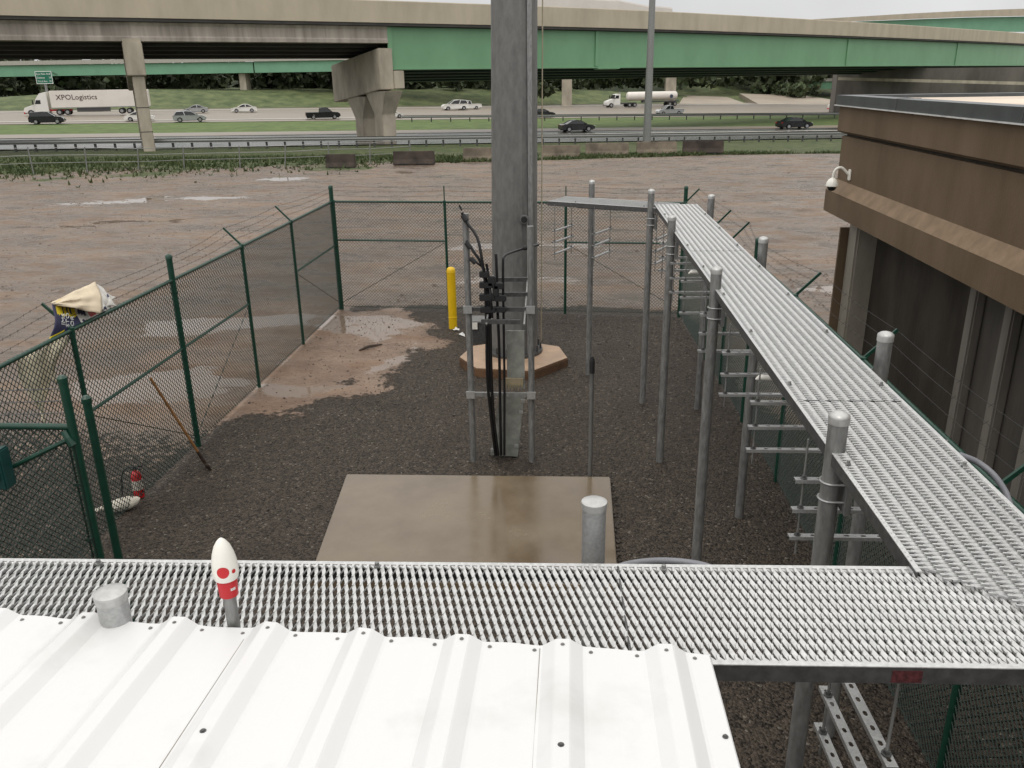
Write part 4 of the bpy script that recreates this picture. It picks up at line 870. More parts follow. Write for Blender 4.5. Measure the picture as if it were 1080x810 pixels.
# ------------------------------------------------------------------ yellow bollard, litter
bo = thing('bollard', 'bright yellow bollard with domed top by the back fence', 'bollard', (-2.48, 17.05, 0))
mb = MB(); mb.lathe((-2.48, 17.05, 0), [(.09, -.05), (.092, 1.2), (.094, 1.22), (.094, 1.26), (.08, 1.3), (.05, 1.325), (.01, 1.33)], 24); mb.build('sleeve', yellow, bo, smooth=True)
for r_ in (.24, 1.21):
    mb = MB(); mb.lathe((-2.48, 17.05, r_), [(.0935, 0), (.0965, .006), (.0965, .014), (.0935, .02)], 24); mb.build('sleeve_ring', yellow, bo)
for i, (px, py, lb) in enumerate([(481, 349, 'flat white scrap of litter on gravel at the foot of the yellow bollard'), (487, 354, 'crumpled white litter farther from the yellow bollard')]):
    q = atz(px, py, .02); mb = MB(); rr = random.Random(i); vs = [(q.x+(a-1)*.055+rr.uniform(-.03, .03), q.y+(b_-1)*.055+rr.uniform(-.03, .03), .02+rr.uniform(0, .07)) for a in range(3) for b_ in range(3)]
    mb.add(vs, [(0, 1, 4, 3), (1, 2, 5, 4), (3, 4, 7, 6), (4, 5, 8, 7)]); tag(mb.build('litter', trash), lb, 'litter')
mb = MB(); a, b_ = atz(379, 369.5, .02), atz(403, 363, .02); mb.tube([a, a.lerp(b_, .4)+Vector((0, 0, .03)), b_], [.02, .03, .012], 6)
tag(mb.build('stick', rust), 'dark bent stick lying in the pale mud puddle', 'stick')

# ------------------------------------------------------------------ chain link fences
def chainlink(mb, A, B, z0, z1, st=.072, r=.0048):
    A = Vector((A[0], A[1], 0)); B = Vector((B[0], B[1], 0)); d = (B-A); Lf = d.length; d.normalize(); nn = Vector((-d.y, d.x, 0)); H_ = z1-z0
    def pt(u, z): return A+d*u+Vector((0, 0, z0+z))
    k = -int(H_/st)-1
    while k*st < Lf:
        for s in (1, -1):
            c_ = k*st; u0, u1 = max(0, c_), min(Lf, c_+H_)
            if u1-u0 > .02:
                za, zb = (u0-c_, u1-c_) if s > 0 else (H_-(u0-c_), H_-(u1-c_))
                off = nn*(.003*s); mb.tube([pt(u0, za)+off, pt(u1, zb)+off], r, 3, caps=False)
        k += 1
    u = 0
    while u < Lf:                                     # twisted barbs along the top selvage
        mb.tube([pt(u-.012, H_-.02), pt(u+.012, H_+.045)], r, 3, caps=False); mb.tube([pt(u+.012, H_-.02), pt(u-.012, H_+.045)], r, 3, caps=False); u += st
def fence(label, pts, posts, gap_z=.05, H_=2.48, out=Vector((-1, 0, 0)), braces=(), trusses=(), barb_straight=False, loc=None):
    f = thing('chain_link_fence', label, 'fence', loc or (pts[0][0], pts[0][1], 0), 'green chain link fence runs')
    mb = MB()
    for a, b_ in zip(pts, pts[1:]): chainlink(mb, a, b_, gap_z, H_-.02)
    mb.build('chain_link_mesh', green_wire, f)
    mb = MB(); mb.tube([Vector((x, y, H_)) for x, y in pts], .024, 10); mb.build('top_rail', green, f, smooth=True)
    mb = MB(); mb.tube([Vector((x, y, gap_z+.03)) for x, y in pts], .005, 4); mb.build('tension_wire', green_wire, f)
    arms = []
    for (x, y, kind) in posts:
        r_ = .042 if kind == 'terminal' else .03; top = 2.80 if kind == 'terminal' else H_-.01
        mb = MB(); mb.tube([Vector((x, y, -.1)), Vector((x, y, top))], r_, 14); po = mb.build('terminal_post' if kind == 'terminal' else 'line_post', green, f, smooth=True)
        if kind == 'terminal':
            mb = MB(); mb.lathe((x, y, top), [(r_+.004, -.03), (r_+.004, .01), (r_*.7, .03), (.005, .04)], 14); mb.build('post_cap', green, po, smooth=True)
            for z in (.35, .85, 1.35, 1.85, 2.3):
                mb = MB(); mb.lathe((x, y, z), [(r_+.001, 0), (r_+.006, .002), (r_+.006, .022), (r_+.001, .024)], 12); mb.build('tension_band', green, po)
        else:
            mb = MB(); mb.lathe((x, y, H_), [(.036, -.05), (.036, .03), (.02, .04)], 12); mb.build('post_cap', green, po)
            d = Vector((0, 0, .33)) if barb_straight else out*.27+Vector((0, 0, .28)); a0 = Vector((x, y, H_+.02)); mb = MB(); mb.bar(a0, a0+d, .03, .022, up=(0, 1, 0) if abs(out.x) > .5 else (1, 0, 0)); mb.build('barb_arm', green, po); arms.append((a0, d))
    for k in (.35, .68, .98):
        P_ = []
        for (x, y, kind) in posts:
            if kind == 'terminal': P_.append(Vector((x, y, H_+.02+.28*k)))
            else: P_.append(Vector((x, y, H_+.02))+(Vector((0, 0, .33)) if barb_straight else out*.27+Vector((0, 0, .28)))*k)
        Q = []
        for a, b_ in zip(P_, P_[1:]):
            for i in range(5): q = a.lerp(b_, i/5); q.z -= .03*math.sin(math.pi*i/5); Q.append(q)
        Q.append(P_[-1]); mb = MB(); mb.tube(Q, .0024, 4)
        for a, b_ in zip(P_, P_[1:]):
            m_ = max(2, int((b_-a).length/.13))
            for i in range(1, m_):
                q = a.lerp(b_, i/m_); q.z -= .03*math.sin(math.pi*i/m_); mb.tube([q+Vector((-.012, .01, -.018)), q+Vector((.012, -.01, .018))], .0018, 3)
        mb.build('barbed_wire', mat('dark barbed wire', (.03, .028, .025), .6, .3), f)
    for (a, b_, z) in braces:
        mb = MB(); mb.tube([Vector((*a, z)), Vector((*b_, z))], .02, 8); mb.build('brace_rail', green, f, smooth=True)
    for (a, za, b_, zb) in trusses:
        mb = MB(); mb.tube([Vector((*a, za)), Vector((*b_, zb))], .006, 5); mb.build('truss_rod', green_wire, f)
    return f
LF = [(-5.33, 18.6), (-5.36, 15.8), (-5.39, 13.33), (-5.43, 10.88), (-5.45, 8.45), (-5.43, 5.75)]
fence('green chain link fence beside the mud puddles ending at the open gate', LF, [(*LF[0], 'terminal'), (*LF[1], 'line'), (*LF[2], 'line'), (*LF[3], 'terminal'), (*LF[4], 'line'), (*LF[5], 'terminal')],
      braces=[(LF[0], LF[1], 1.5), (LF[3], LF[2], 1.5), (LF[3], LF[4], 1.5)], trusses=[(LF[0], .15, LF[1], 1.48), (LF[3], .15, LF[2], 1.48), (LF[3], .15, LF[4], 1.48)])
def bk(x): return 18.6-.07*(x+5.3)
BFp = [(-5.29, 18.6), (-2.76, bk(-2.76)), (-.1, bk(-.1)), (2.42, bk(2.42))]
fence('green chain link fence across the back behind the yellow bollard', BFp, [(*BFp[0], 'line'), (*BFp[1], 'line'), (*BFp[2], 'line'), (*BFp[3], 'terminal')], out=Vector((0, 1, 0)), barb_straight=True,
      braces=[(BFp[0], BFp[1], 1.62), (BFp[3], BFp[2], 1.62)], trusses=[(BFp[0], .15, BFp[1], 1.6), (BFp[3], .15, BFp[2], 1.6)])
RF = [(2.42, 18.02), (2.54, 15.0), (2.6, 13.7), (2.66, 12.0), (2.71, 10.0), (2.745, 7.6), (2.76, 5.0), (2.77, 2.6)]
fence('green chain link fence between the long walkway and the brown building', RF, [(*RF[0], 'line'), (*RF[1], 'line'), (*RF[2], 'line'), (*RF[3], 'terminal'), (*RF[4], 'line'), (*RF[5], 'line'), (*RF[6], 'line'), (*RF[7], 'terminal')], out=Vector((1, 0, 0)),
      braces=[(RF[3], RF[2], 1.5), (RF[3], RF[4], 1.5)])

# open gate leaf
gt = thing('fence_gate', 'open green chain link gate leaf with brace and lock box', 'gate', (-5.4, 5.75, 0))
gx0, gx1, gy = -5.36, -3.86, 5.75
mb = MB(); chainlink(mb, (gx0, gy), (gx1, gy), .12, 2.48, .072, .0048); mb.build('chain_link_mesh', green_wire, gt)
for z in (2.5, .12):
    mb = MB(); mb.tube([Vector((gx0, gy, z)), Vector((gx1, gy, z))], .026, 10); mb.build('gate_rail', green, gt, smooth=True)
for x, top in ((gx1, 2.9), (gx0, 2.9)):
    mb = MB(); mb.tube([Vector((x, gy, .08)), Vector((x, gy, top))], .034, 12); st_ = mb.build('gate_stile', green, gt, smooth=True)
    mb = MB(); mb.lathe((x, gy, top), [(.038, -.03), (.038, .008), (.02, .025)], 12); mb.build('post_cap', green, st_)
mb = MB(); mb.tube([Vector((gx1, gy-.01, 2.42)), Vector((gx0+.1, gy-.01, 1.75))], .02, 8); mb.build('gate_brace', green, gt, smooth=True)
mb = MB(); mb.tube([Vector((gx1, gy-.03, 2.4)), Vector((gx1+.0, gy-.03, .12))], .011, 6); 
mb.tube([Vector((gx1-.06, gy, 2.4)), Vector((gx1-.06, gy, .12))], .008, 6); mb.build('tension_bar', green_wire, gt)
for z in (2.62, 2.72, 2.82):
    mb = MB(); mb.tube([Vector((gx0, gy, z-.02)), Vector((-4.6, gy, z-.035)), Vector((gx1, gy, z))], .004, 4)
    for k in range(1, 12):
        q = Vector((gx0+(gx1-gx0)*k/12, gy, z-.02)); mb.tube([q+Vector((-.012, .01, -.018)), q+Vector((.012, -.01, .018))], .003, 3)
    mb.build('barbed_wire', galv_dark, gt)
for z in (.5, 1.0, 1.5, 2.0):
    mb = MB(); mb.box(gx1-.07, gx1+.005, gy-.04, gy-.032, z, z+.025); mb.build('tension_band', green_wire, gt)
mb = MB(); mb.tube([Vector((gx1-.06, gy-.02, 2.47)), Vector((gx1-.03, gy-.035, 2.42)), Vector((gx1, gy-.04, 2.36))], .03, 8); mb.build('corner_gusset', green, gt)
lk = Vector((-4.46, gy-.1, 2.2)); mb = MB(); mb.hexa([lk+Vector(p_) for p_ in ((-.12, -.08, -.17), (.06, -.05, -.19), (.06, .08, -.19), (-.12, .08, -.17), (-.12, -.08, .13), (.06, -.05, .15), (.06, .08, .15), (-.12, .08, .13))]); lb_ = mb.build('lock_box', teal, gt, bevel=.012)
mb = MB(); mb.box(lk.x-.08, lk.x+.03, lk.y-.088, lk.y-.068, lk.z-.1, lk.z+.08); mb.build('lock_plate', galv_dark, lb_)
sp_ = thing('strike_post', 'shorter green post standing just behind the open gate end', 'post', (-3.86, 6.05, 0))
q = aty(91, 421, 6.05)
mb = MB(); mb.tube([Vector((q.x, 6.05, -.1)), Vector((q.x, 6.05, q.z))], .034, 12); mb.build('post_shaft', green, sp_, smooth=True)
mb = MB(); mb.lathe((q.x, 6.05, q.z), [(.04, -.03), (.04, .01), (.02, .03)], 12); mb.build('post_cap', green, sp_)

# ------------------------------------------------------------------ sack over the fence
sk = thing('paper_sack', 'torn printed paper sack draped over the fence top rail', 'sack', (-5.45, 8.7, 2.5))
def drape(fn, nu, nv, name, mfun, mats_, parent):
    mb = MB(); vs = [fn(i/nu, j/nv) for i in range(nu+1) for j in range(nv+1)]
    b0 = len(mb.v); mb.v += [Vector(p_) for p_ in vs]
    for i in range(nu):
        for j in range(nv):
            mb.f.append([i*(nv+1)+j, (i+1)*(nv+1)+j, (i+1)*(nv+1)+j+1, i*(nv+1)+j+1]); mb.mi.append(mfun((i+.5)/nu, (j+.5)/nv))
    o = mb.build(name, mats_, parent, smooth=True); md = o.modifiers.new('s', 'SOLIDIFY'); md.thickness = .006; return o
Xs = -5.50
TL, TR, BR, BL, AP = Vector((-5.54, 8.354, 2.808)), Vector((-5.64, 9.393, 2.775)), Vector((-5.47, 9.33, 2.49)), Vector((-5.47, 8.047, 2.457)), Vector((-5.36, 8.92, 2.545))
def sk_main(u, v):      # v: rail (0) to top (1)
    p_ = BL.lerp(BR, u).lerp(TL.lerp(TR, u), v); p_.x += .05*math.sin(u*7+v*3)*math.sin(math.pi*v); return p_
def pat(u, v):
    d_ = 1-u-v
    if v < .16 and u < .2: return 2
    if u < .5:
        if d_ < .26 and u > .05: return 1 if u > .2 and d_ < .2 and int(u*36) % 3 == 0 else 2
        return 1 if v > .06 else 0
    if .66 < u < .78 and .08 < v < .3: return 3
    if .53 < u < .62 and int(u*50+v*30) % 2 == 0: return 1
    return 0
drape(sk_main, 30, 18, 'printed_face', pat, [mat('white sack print', (.62, .6, .56), .6), navy, yprint, pinkp], sk)
def fl(u, v):
    p_ = (TL+Vector((-.01, 0, .01))).lerp(TR+Vector((0, 0, .03)), u).lerp((TL+Vector((.02, 0, -.01))).lerp(AP, u), v); p_.x += .05*math.sin(math.pi*v)*u+.035*mnoise.noise(Vector((u*4, v*4, 1))); p_.z += .03*mnoise.noise(Vector((u*5, v*3, 7)))*u; return p_
drape(fl, 18, 12, 'folded_flap', lambda u, v: 0, [paper], sk)
def fl2(u, v):
    p_ = (AP+Vector((-.05, .1, 0))).lerp(BR+Vector((0, .1, .02)), u).lerp((TR+Vector((.01, -.02, .0))).lerp(BR+Vector((-.06, .2, .10)), u), v); p_.x += .03*math.sin(u*9+v*5); p_.z += .015*math.sin(u*12); return p_
drape(fl2, 14, 10, 'crumpled_end', lambda u, v: 1 if abs(u-v*.5-.12) < .08 or (.5 < u < .6 and v > .6) else 0, [mat('white sack print', (.62, .6, .56), .6), navy], sk)
def low(u, v):
    y = 7.6+.85*u*(1-.55*v)+.22*v; return (Xs-.03-.05*math.sin(u*11+v*5)-.06*v, y, 2.42-(.55+.25*math.sin(u*5+1))*v)
drape(low, 16, 16, 'hanging_liner', lambda u, v: 0, [film], sk)
for i, wd in enumerate(('IMS', 'STO', 'OR')):
    uv = ((.13, .50), (.23, .40), (.33, .28))[i]; q_ = sk_main(*uv); mw = Matrix.Translation((q_.x+.03, q_.y, q_.z)) @ Matrix.Rotation(R(90), 4, 'Z') @ Matrix.Rotation(R(90), 4, 'X') @ Matrix.Rotation(R(70), 4, 'Z')
    text_mesh(wd, 'print', .085, sign_white, mw, sk, .002)

# ------------------------------------------------------------------ shovel, extinguisher, bag
sh = thing('shovel', 'long handled shovel leaning on the fence with blade in the gravel', 'shovel', (-5.0, 10.1, 0))
p_b, p_t = Vector((-5.03, 10.12, .16)), Vector((-5.38, 9.78, 1.45))
mb = MB(); mb.tube([p_b+(p_b-p_t)*.02, p_t], .018, 10); mb.build('handle', wood, sh, smooth=True)
dd = (p_b-p_t).normalized(); mb = MB(); mb.tube([p_b-dd*.12, p_b+dd*.04, p_b+dd*.1], [.022, .026, .02], 10); mb.build('socket', rust, sh)
sd = dd.cross(Vector((0, 0, 1))).normalized(); up_ = sd.cross(dd); vs = []
for i in range(7):
    for j in range(7):
        t_ = i/6; s_ = (j/6-.5)*2; wd = .105*(1 if t_ < .55 else math.sqrt(max(0, 1-((t_-.55)/.47)**2))); vs.append(p_b+dd*(.08+.26*t_)+sd*s_*wd+up_*(.03*s_*s_-.02))
mb = MB(); mb.add(vs, [(i*7+j, i*7+j+1, (i+1)*7+j+1, (i+1)*7+j) for i in range(6) for j in range(6)]); o = mb.build('blade', rust, sh, smooth=True); o.modifiers.new('s', 'SOLIDIFY').thickness = .004

q = Vector((-5.18, 8.62, 0)); q = Vector((atz(138, 524, 0).x+.12, atz(138, 524, 0).y, 0))
ex = thing('fire_extinguisher', 'small red fire extinguisher with black hose behind the white bag', 'extinguisher', q)
mb = MB(); mb.lathe(q, [(.05, 0), (.062, .01), (.064, .03), (.064, .30), (.058, .335), (.04, .36), (.022, .372), (.02, .39)], 20); mb.build('cylinder', red, ex, smooth=True)
mb = MB(); mb.lathe(q, [(.0652, .12), (.0658, .122), (.0658, .25), (.0652, .252)], 20); mb.build('paper_label', label_m, ex)
mb = MB(); mb.cyl(q+Vector((0, 0, .385)), q+Vector((0, 0, .42)), .02, n=10); mb.bar(q+Vector((-.02, 0, .425)), q+Vector((.12, -.02, .455)), .02, .012); mb.bar(q+Vector((-.02, 0, .41)), q+Vector((.10, -.02, .405)), .02, .01); mb.build('valve_handle', blackr, ex)
mb = MB(); mb.tube(catmull([q+Vector((-.01, 0, .42)), q+Vector((-.09, -.01, .42)), q+Vector((-.17, -.03, .32)), q+Vector((-.19, -.04, .14)), q+Vector((-.2, -.05, .06))], 5), .011, 8); mb.build('hose', black, ex, smooth=True)
q2 = atz(130, 533, .05); bg_ = thing('cloth_bag', 'slumped white cloth bag lying beside the fire extinguisher', 'bag', (q2.x, q2.y, 0)); mb = MB(); vs = []; nu, nv = 18, 9
for j in range(nv+1):
    ph = math.pi*j/nv
    for i in range(nu):
        th = 2*math.pi*i/nu; r_ = 1+.12*mnoise.noise(Vector((math.cos(th)*2, math.sin(th)*2, ph*2)))
        x_, y_, z_ = .20*r_*math.sin(ph)*math.cos(th), .10*r_*math.sin(ph)*math.sin(th), .085*r_*math.cos(ph)
        vs.append((q2.x+x_*.9-y_*.3, q2.y+y_+x_*.4, max(.0, .065+z_+.02*x_/.2)))
mb.add(vs, [(j*nu+i, j*nu+(i+1) % nu, (j+1)*nu+(i+1) % nu, (j+1)*nu+i) for j in range(nv) for i in range(nu)]); mb.build('bag_body', sandbag, bg_, smooth=True)
mb = MB(); mb.tube([(q2.x-.2, q2.y-.09, .06), (q2.x-.25, q2.y-.11, .05), (q2.x-.28, q2.y-.1, .03)], [.035, .02, .035], 8); mb.build('tied_neck', sandbag, bg_, smooth=True)

# ------------------------------------------------------------------ ice bridge walkways
def grating(mb, O, d, Lg, Wd, rows, pit=.030, cut=None, z=0, tl=.0042):
    """expanded safety grating: zigzag strands along d that meet at bonds, each strand tilted"""
    d = Vector(d).normalized(); n_ = Vector((-d.y, d.x, 0)); rp = Wd/rows; A_ = .33*rp; hw = .147*rp; th = Vector((0, 0, -.008))
    o = Vector((O[0], O[1], z)); nk = int(Lg/(pit/2))
    for r_ in range(rows+1):
        for k in range(nk):
            u0, u1 = k*pit/2, (k+1)*pit/2
            if cut is not None and not cut((u0+u1)/2, r_*rp): continue
            s0 = 1 if (k+r_) % 2 else -1; va, vb = r_*rp+s0*A_, r_*rp-s0*A_; va = min(max(va, .012), Wd-.012); vb = min(max(vb, .012), Wd-.012)
            zf = lambda s_: .0035*s_
            e = .0045
            a0 = o+d*(u0-e)+n_*(va-hw)+Vector((0, 0, zf(s0)-tl)); a1 = o+d*(u0+e)+n_*(va+hw)+Vector((0, 0, zf(s0)+tl))
            b0 = o+d*(u1-e)+n_*(vb-hw)+Vector((0, 0, zf(-s0)-tl)); b1 = o+d*(u1+e)+n_*(vb+hw)+Vector((0, 0, zf(-s0)+tl))
            mb.add([a0, b0, b1, a1, a0+th, b0+th, b1+th, a1+th], [(0, 1, 2, 3), (7, 6, 5, 4), (0, 4, 5, 1), (3, 2, 6, 7)])
            if s0 > 0 and r_ < rows:                       # bond to the next strand, standing up as a tooth
                v1_ = min((r_+1)*rp-A_, Wd-.012); q0 = o+d*u0; bw = .0048; zt = .0065
                a0 = q0-d*bw+n_*(va-hw*.3)+Vector((0, 0, zf(1)+.001)); a1 = q0+d*bw+n_*(va-hw*.3)+Vector((0, 0, zf(1)+.001)); b0 = q0-d*bw+n_*(v1_+hw*.6)+Vector((0, 0, zt)); b1 = q0+d*bw+n_*(v1_+hw*.6)+Vector((0, 0, zt))
                mb.add([a0, a1, b1, b0, a0+th, a1+th, b1+th, b0+th], [(0, 1, 2, 3), (7, 6, 5, 4), (0, 4, 5, 1), (3, 2, 6, 7), (0, 3, 7, 4), (1, 5, 6, 2)])
def deck(label, O, d, Lg, Wd, z, rows, cut=None, tl=.0042, endtrim=(0, 0), railtrim=(0, 0), seams=()):
    d = Vector(d).normalized(); n_ = Vector((-d.y, d.x, 0)); O = Vector((O[0], O[1], 0))
    t_ = thing('ice_bridge_walkway', label, 'walkway', O+d*(Lg/2)+n_*Wd/2+Vector((0, 0, z-.06)), 'ice bridge walkways')
    mb = MB(); grating(mb, O, d, Lg, Wd, rows, cut=cut, z=z, tl=tl); mb.build('grating', grat, t_)
    for v, tr, nm in ((0, railtrim[0], 'side_channel'), (Wd, railtrim[1], 'side_channel')):
        mb = MB(); a = O+n_*v+Vector((0, 0, z-.032)); s = -1 if v == 0 else 1
        a += d*tr; e_ = a+d*(Lg-tr); ch_ = mb.bar(a, e_, .006, .066).bar(a-n_*s*.015-Vector((0, 0, .0335)), e_-n_*s*.015-Vector((0, 0, .0335)), .03, .004).build(nm, galv_dark, t_); MB().bar(a-n_*s*.006+Vector((0, 0, .0345)), e_-n_*s*.006+Vector((0, 0, .0345)), .022, .004).build('top_lip', grat, ch_)
    for u in seams:
        mb = MB(); a = O+d*u+Vector((0, 0, z-.02)); mb.bar(a+n_*.01, a+n_*(Wd-.01), .006, .05); mb.build('splice_channel', galv_dark, t_)
    k = 0
    u = .35
    while u < Lg:
        for v in (.035, Wd-.035):
            if cut is None or cut(u, v):
                q = O+d*u+n_*v+Vector((0, 0, z)); mb = MB(); mb.lathe(q, [(.014, .006), (.014, .012), (.009, .013), (.009, .026), (.005, .028)], 8); mb.build('bolt', galv_post, t_)
        u += 1.15
    return t_
Z = 3.15
fd_ = Vector((1, .027, 0)).normalized()
deck('bright steel grating walkway running along the white roof edge', (-3.4, 2.232), fd_, 5.75, .60, Z, 10, seams=(3.62,))
rd = (Vector((1.32, 13.0, 0))-Vector((1.41, 2.35, 0))).normalized()
# right run: O is at its near end, width grows towards -x because n = (-d.y, d.x); so start from the right edge
rl = 10.55
deck('long steel grating walkway running from the roof towards the back fence', (1.995, 2.36), rd, rl+.06, .63, Z+.022, 10, cut=lambda u, v: u > .06+.55*(v/.63), railtrim=(.05, .54), seams=(2.38, 6.96))
fdv = (Vector((-.42, 13.42, 0))-Vector((1.30, 12.55, 0))).normalized()
deck('short steel grating walkway angled towards the monopole', (1.34+.0, 13.18), fdv, 1.98, .0001+.62, Z, 10) if False else None
nn_ = Vector((-fdv.y, fdv.x, 0))      # points to the near side
deck('short steel grating walkway angled towards the monopole', (1.30-nn_.x*.62+.10, 12.62-nn_.y*.62), fdv, 1.98, .62, Z+.004, 10, tl=-.0042)

def ib_post(label, x, y, top, r=.05, clamp=True, toward=1, cap=True, base=-.1, flat=False):
    t_ = thing('ice_bridge_post', label, 'post', (x, y, 0), 'galvanised ice bridge posts')
    mb = MB(); mb.tube([Vector((x, y, base)), Vector((x, y, top))], r, 18); mb.build('pipe', galv if flat else galv_post, t_, smooth=True)
    mb = MB(); mb.lathe((x, y, top), [(r+.003, -.03), (r+.005, -.004), (r+.004, .002), (r*.9, .006), (r*.5, .010), (.003, .011)] if flat else [(r+.003, -.035), (r+.004, 0), (r+.001, .012), (r*.7, .024), (r*.25, .031), (.003, .032)], 18); mb.build('domed_cap', mat('bright cast cap', (.47, .47, .46), .38, .45, .1, 30), t_, smooth=True)
    if clamp:
        for z in (3.0, 2.9):
            mb = MB(); pts = [Vector((x+toward*.085, y-r-.006, z))]+[Vector((x-toward*(r+.006)*math.sin(a), y-(r+.006)*math.cos(a), z)) for a in [math.pi*k/10 for k in range(11)]]+[Vector((x+toward*.085, y+r+.006, z))]
            mb.tube(pts, .006, 6); mb.build('u_bolt', galv, t_)
        mb = MB(); mb.box(*sorted((x+toward*.056, x+toward*.088)), y-.09, y+.09, 2.84, 3.06); mb.build('clamp_plate', galv_post, t_)
    return t_
ib_post('capped steel post rising behind the short angled walkway', .35, 14.15, 3.38, clamp=False)
ib_post('capped steel post where the short and long walkways meet', 1.20, 12.75, 3.40)
ib_post('third capped post from the front on the pad side of the long walkway', 1.26, 10.55, 3.35)
ib_post('second capped post from the front on the pad side of the long walkway', 1.325, 7.55, 3.35)
ib_post('nearest thick capped post clamped to the pad side of the long walkway', 1.375, 4.03, 3.36)
ib_post('farthest capped post on the building side of the long walkway', 2.045, 12.5, 3.35, toward=-1)
ib_post('middle capped post on the building side next to a green fence post', 2.06, 9.05, 3.35, toward=-1)
ib_post('nearest capped post on the building side of the long walkway', 2.11, 5.5, 3.35, toward=-1)
ib_post('bright capped stub post standing behind the front walkway over the pad', .11, 3.10, 3.345, clamp=False, flat=True)
ib_post('short shiny capped stub post at the white roof edge beside the antenna', -1.545, 2.315, 3.385, clamp=False, flat=True)
# labels corrected to what can be seen
sb = thing('stub_pipe', 'thin pipe with black top standing behind the concrete pad', 'pipe', (.29, 9.97, 0))
mb = MB(); mb.tube([Vector((.29, 9.97, -.1)), Vector((.29, 9.97, 1.52))], .028, 12); mb.build('pipe_shaft', galv_pole, sb, smooth=True)
mb = MB(); mb.tube([Vector((.29, 9.97, 1.5)), Vector((.29, 9.97, 1.66)), Vector((.285, 9.97, 1.72))], [.034, .034, .02], 12); mb.build('black_cap', blackr, sb)

# trapeze hangers with slotted channels
def slotted(mb, A, B, w_=.041, n_holes=9):
    A = Vector(A); B = Vector(B); d = (B-A).normalized(); Lc = (B-A).length; s = Vector((-d.y, d.x, 0))*w_/2; up_ = Vector((0, 0, 1)); seg = Lc/n_holes; h = .012
    # top plate with oblong holes
    for k in range(n_holes):
        u0, u1 = k*seg, (k+1)*seg; c0, c1 = u0+seg*.32, u0+seg*.68
        mb.quad(A+d*u0-s, A+d*c0-s, A+d*c0+s, A+d*u0+s); mb.quad(A+d*c1-s, A+d*u1-s, A+d*u1+s, A+d*c1+s)
        for sg_ in (-1, 1): mb.quad(A+d*c0+s*sg_, A+d*c1+s*sg_, A+d*c1+s*sg_*.38, A+d*c0+s*sg_*.38)
        for cc, sg_ in ((c0, 1), (c1, -1)):                      # rounded ends of the slot
            for sy in (-1, 1): mb.add([A+d*cc+s*.38*sy, A+d*(cc+sg_*seg*.07)+s*.38*sy, A+d*cc+s*.05*sy], [(0, 1, 2)])
    for sg_ in (-1, 1): mb.quad(A+s*sg_, B+s*sg_, B+s*sg_-up_*.022, A+s*sg_-up_*.022)
def hanger(label, C1, C2, zs, ztop, over=.05):
    C1 = Vector((*C1, 0)); C2 = Vector((*C2, 0)); d = (C2-C1).normalized()
    t_ = thing('cable_hanger', label, 'hanger', (C1+C2)/2+Vector((0, 0, zs[-1]-.1)), 'slotted channel hangers under the walkways')
    for c_ in (C1, C2):
        mb = MB(); mb.tube([c_+Vector((0, 0, zs[-1]-.12)), c_+Vector((0, 0, ztop))], .006, 6); mb.build('threaded_rod', galv_post, t_)
    for z in zs:
        mb = MB(); slotted(mb, C1-d*over+Vector((0, 0, z)), C2+d*over+Vector((0, 0, z))); ch = mb.build('slotted_channel', galv, t_)
        for c_ in (C1, C2):
            mb = MB(); mb.lathe(c_+Vector((0, 0, z)), [(.02, .002), (.02, .006), (.012, .007), (.012, .02), (.006, .021)], 6); mb.build('nut', galv_dark, ch)
def xl(y): return 1.41-.09*(y-2.35)/10.65
names = {4.29: 'slotted hanger under the long walkway beside its nearest clamped post', 5.48: 'second slotted hanger from the near end of the long walkway', 6.58: 'third slotted hanger from the near end of the long walkway',
         7.76: 'slotted hanger just past the second capped post of the long walkway', 9.15: 'fifth slotted hanger from the near end of the long walkway', 10.11: 'slotted hanger just before the third capped post of the long walkway', 11.35: 'slotted hanger in the deep shade near the far end of the long walkway'}
for y, lb in names.items(): hanger(lb, (xl(y)-.08, y), (xl(y)+.66, y+.01), (2.88, 2.695, 2.52), Z-.03)
hanger('slotted hanger seen from above under the front walkway', (1.12, 2.98), (1.14, 2.42), (2.72, 2.50, 2.30), Z-.03, over=.06)
for f, lb in ((.12, 'slotted hanger under the walkway junction corner'), (1.15, 'middle slotted hanger below the short angled walkway'), (1.85, 'end slotted hanger below the short walkway beside the monopole')):
    a = Vector((1.30+.10, 12.62, 0))+fdv*f; b_ = a-nn_*.60; hanger(lb, (a.x, a.y), (b_.x, b_.y), (2.70, 2.52, 2.33), Z-.03)
mb = MB(); mb.bar((.12, 13.42, 3.075), (.75, 13.12, 3.075), .05, .03)
tag(mb.build('support_bracket', galv_dark), 'dark bracket bar fixed beneath the short angled walkway', 'bracket')
# clamped white insulators seen beside the hangers
for (y, lb) in ((5.62, 'pale support shoe under the long walkway edge nearest the roof'), (9.0, 'pale support shoe under the far half of the long walkway')):
    x = xl(y)-.02; mb = MB(); mb.tube([Vector((x-.05, y, 2.99)), Vector((x-.03, y-.01, 3.01)), Vector((x+.07, y-.03, 3.01)), Vector((x+.09, y-.03, 3.0))], [.008, .02, .02, .008], 10); tag(mb.build('support_shoe', white, smooth=True), lb, 'bracket')

# red marking on the front side channel
mb = MB(); q = Vector((1.13, 2.355-.0045, Z-.03)); mb.box(1.09, 1.17, 2.3488-.0065, 2.3488-.0035, Z-.055, Z-.012)
# (kept flush on the channel of the front walkway)
mb2 = MB(); y_ = 2.232+.027*(1.13+3.4); mb2.hexa([Vector((x, y_+.027*(x-1.13)-.0042+dy, z)) for z in (Z-.06, Z-.012) for x, dy in ((1.08, 0), (1.18, 0), (1.18, .001), (1.08, .001))]); tag(mb2.build('reflective_sticker', sticker), 'faded dark red sticker on the front walkway side channel', 'sticker')

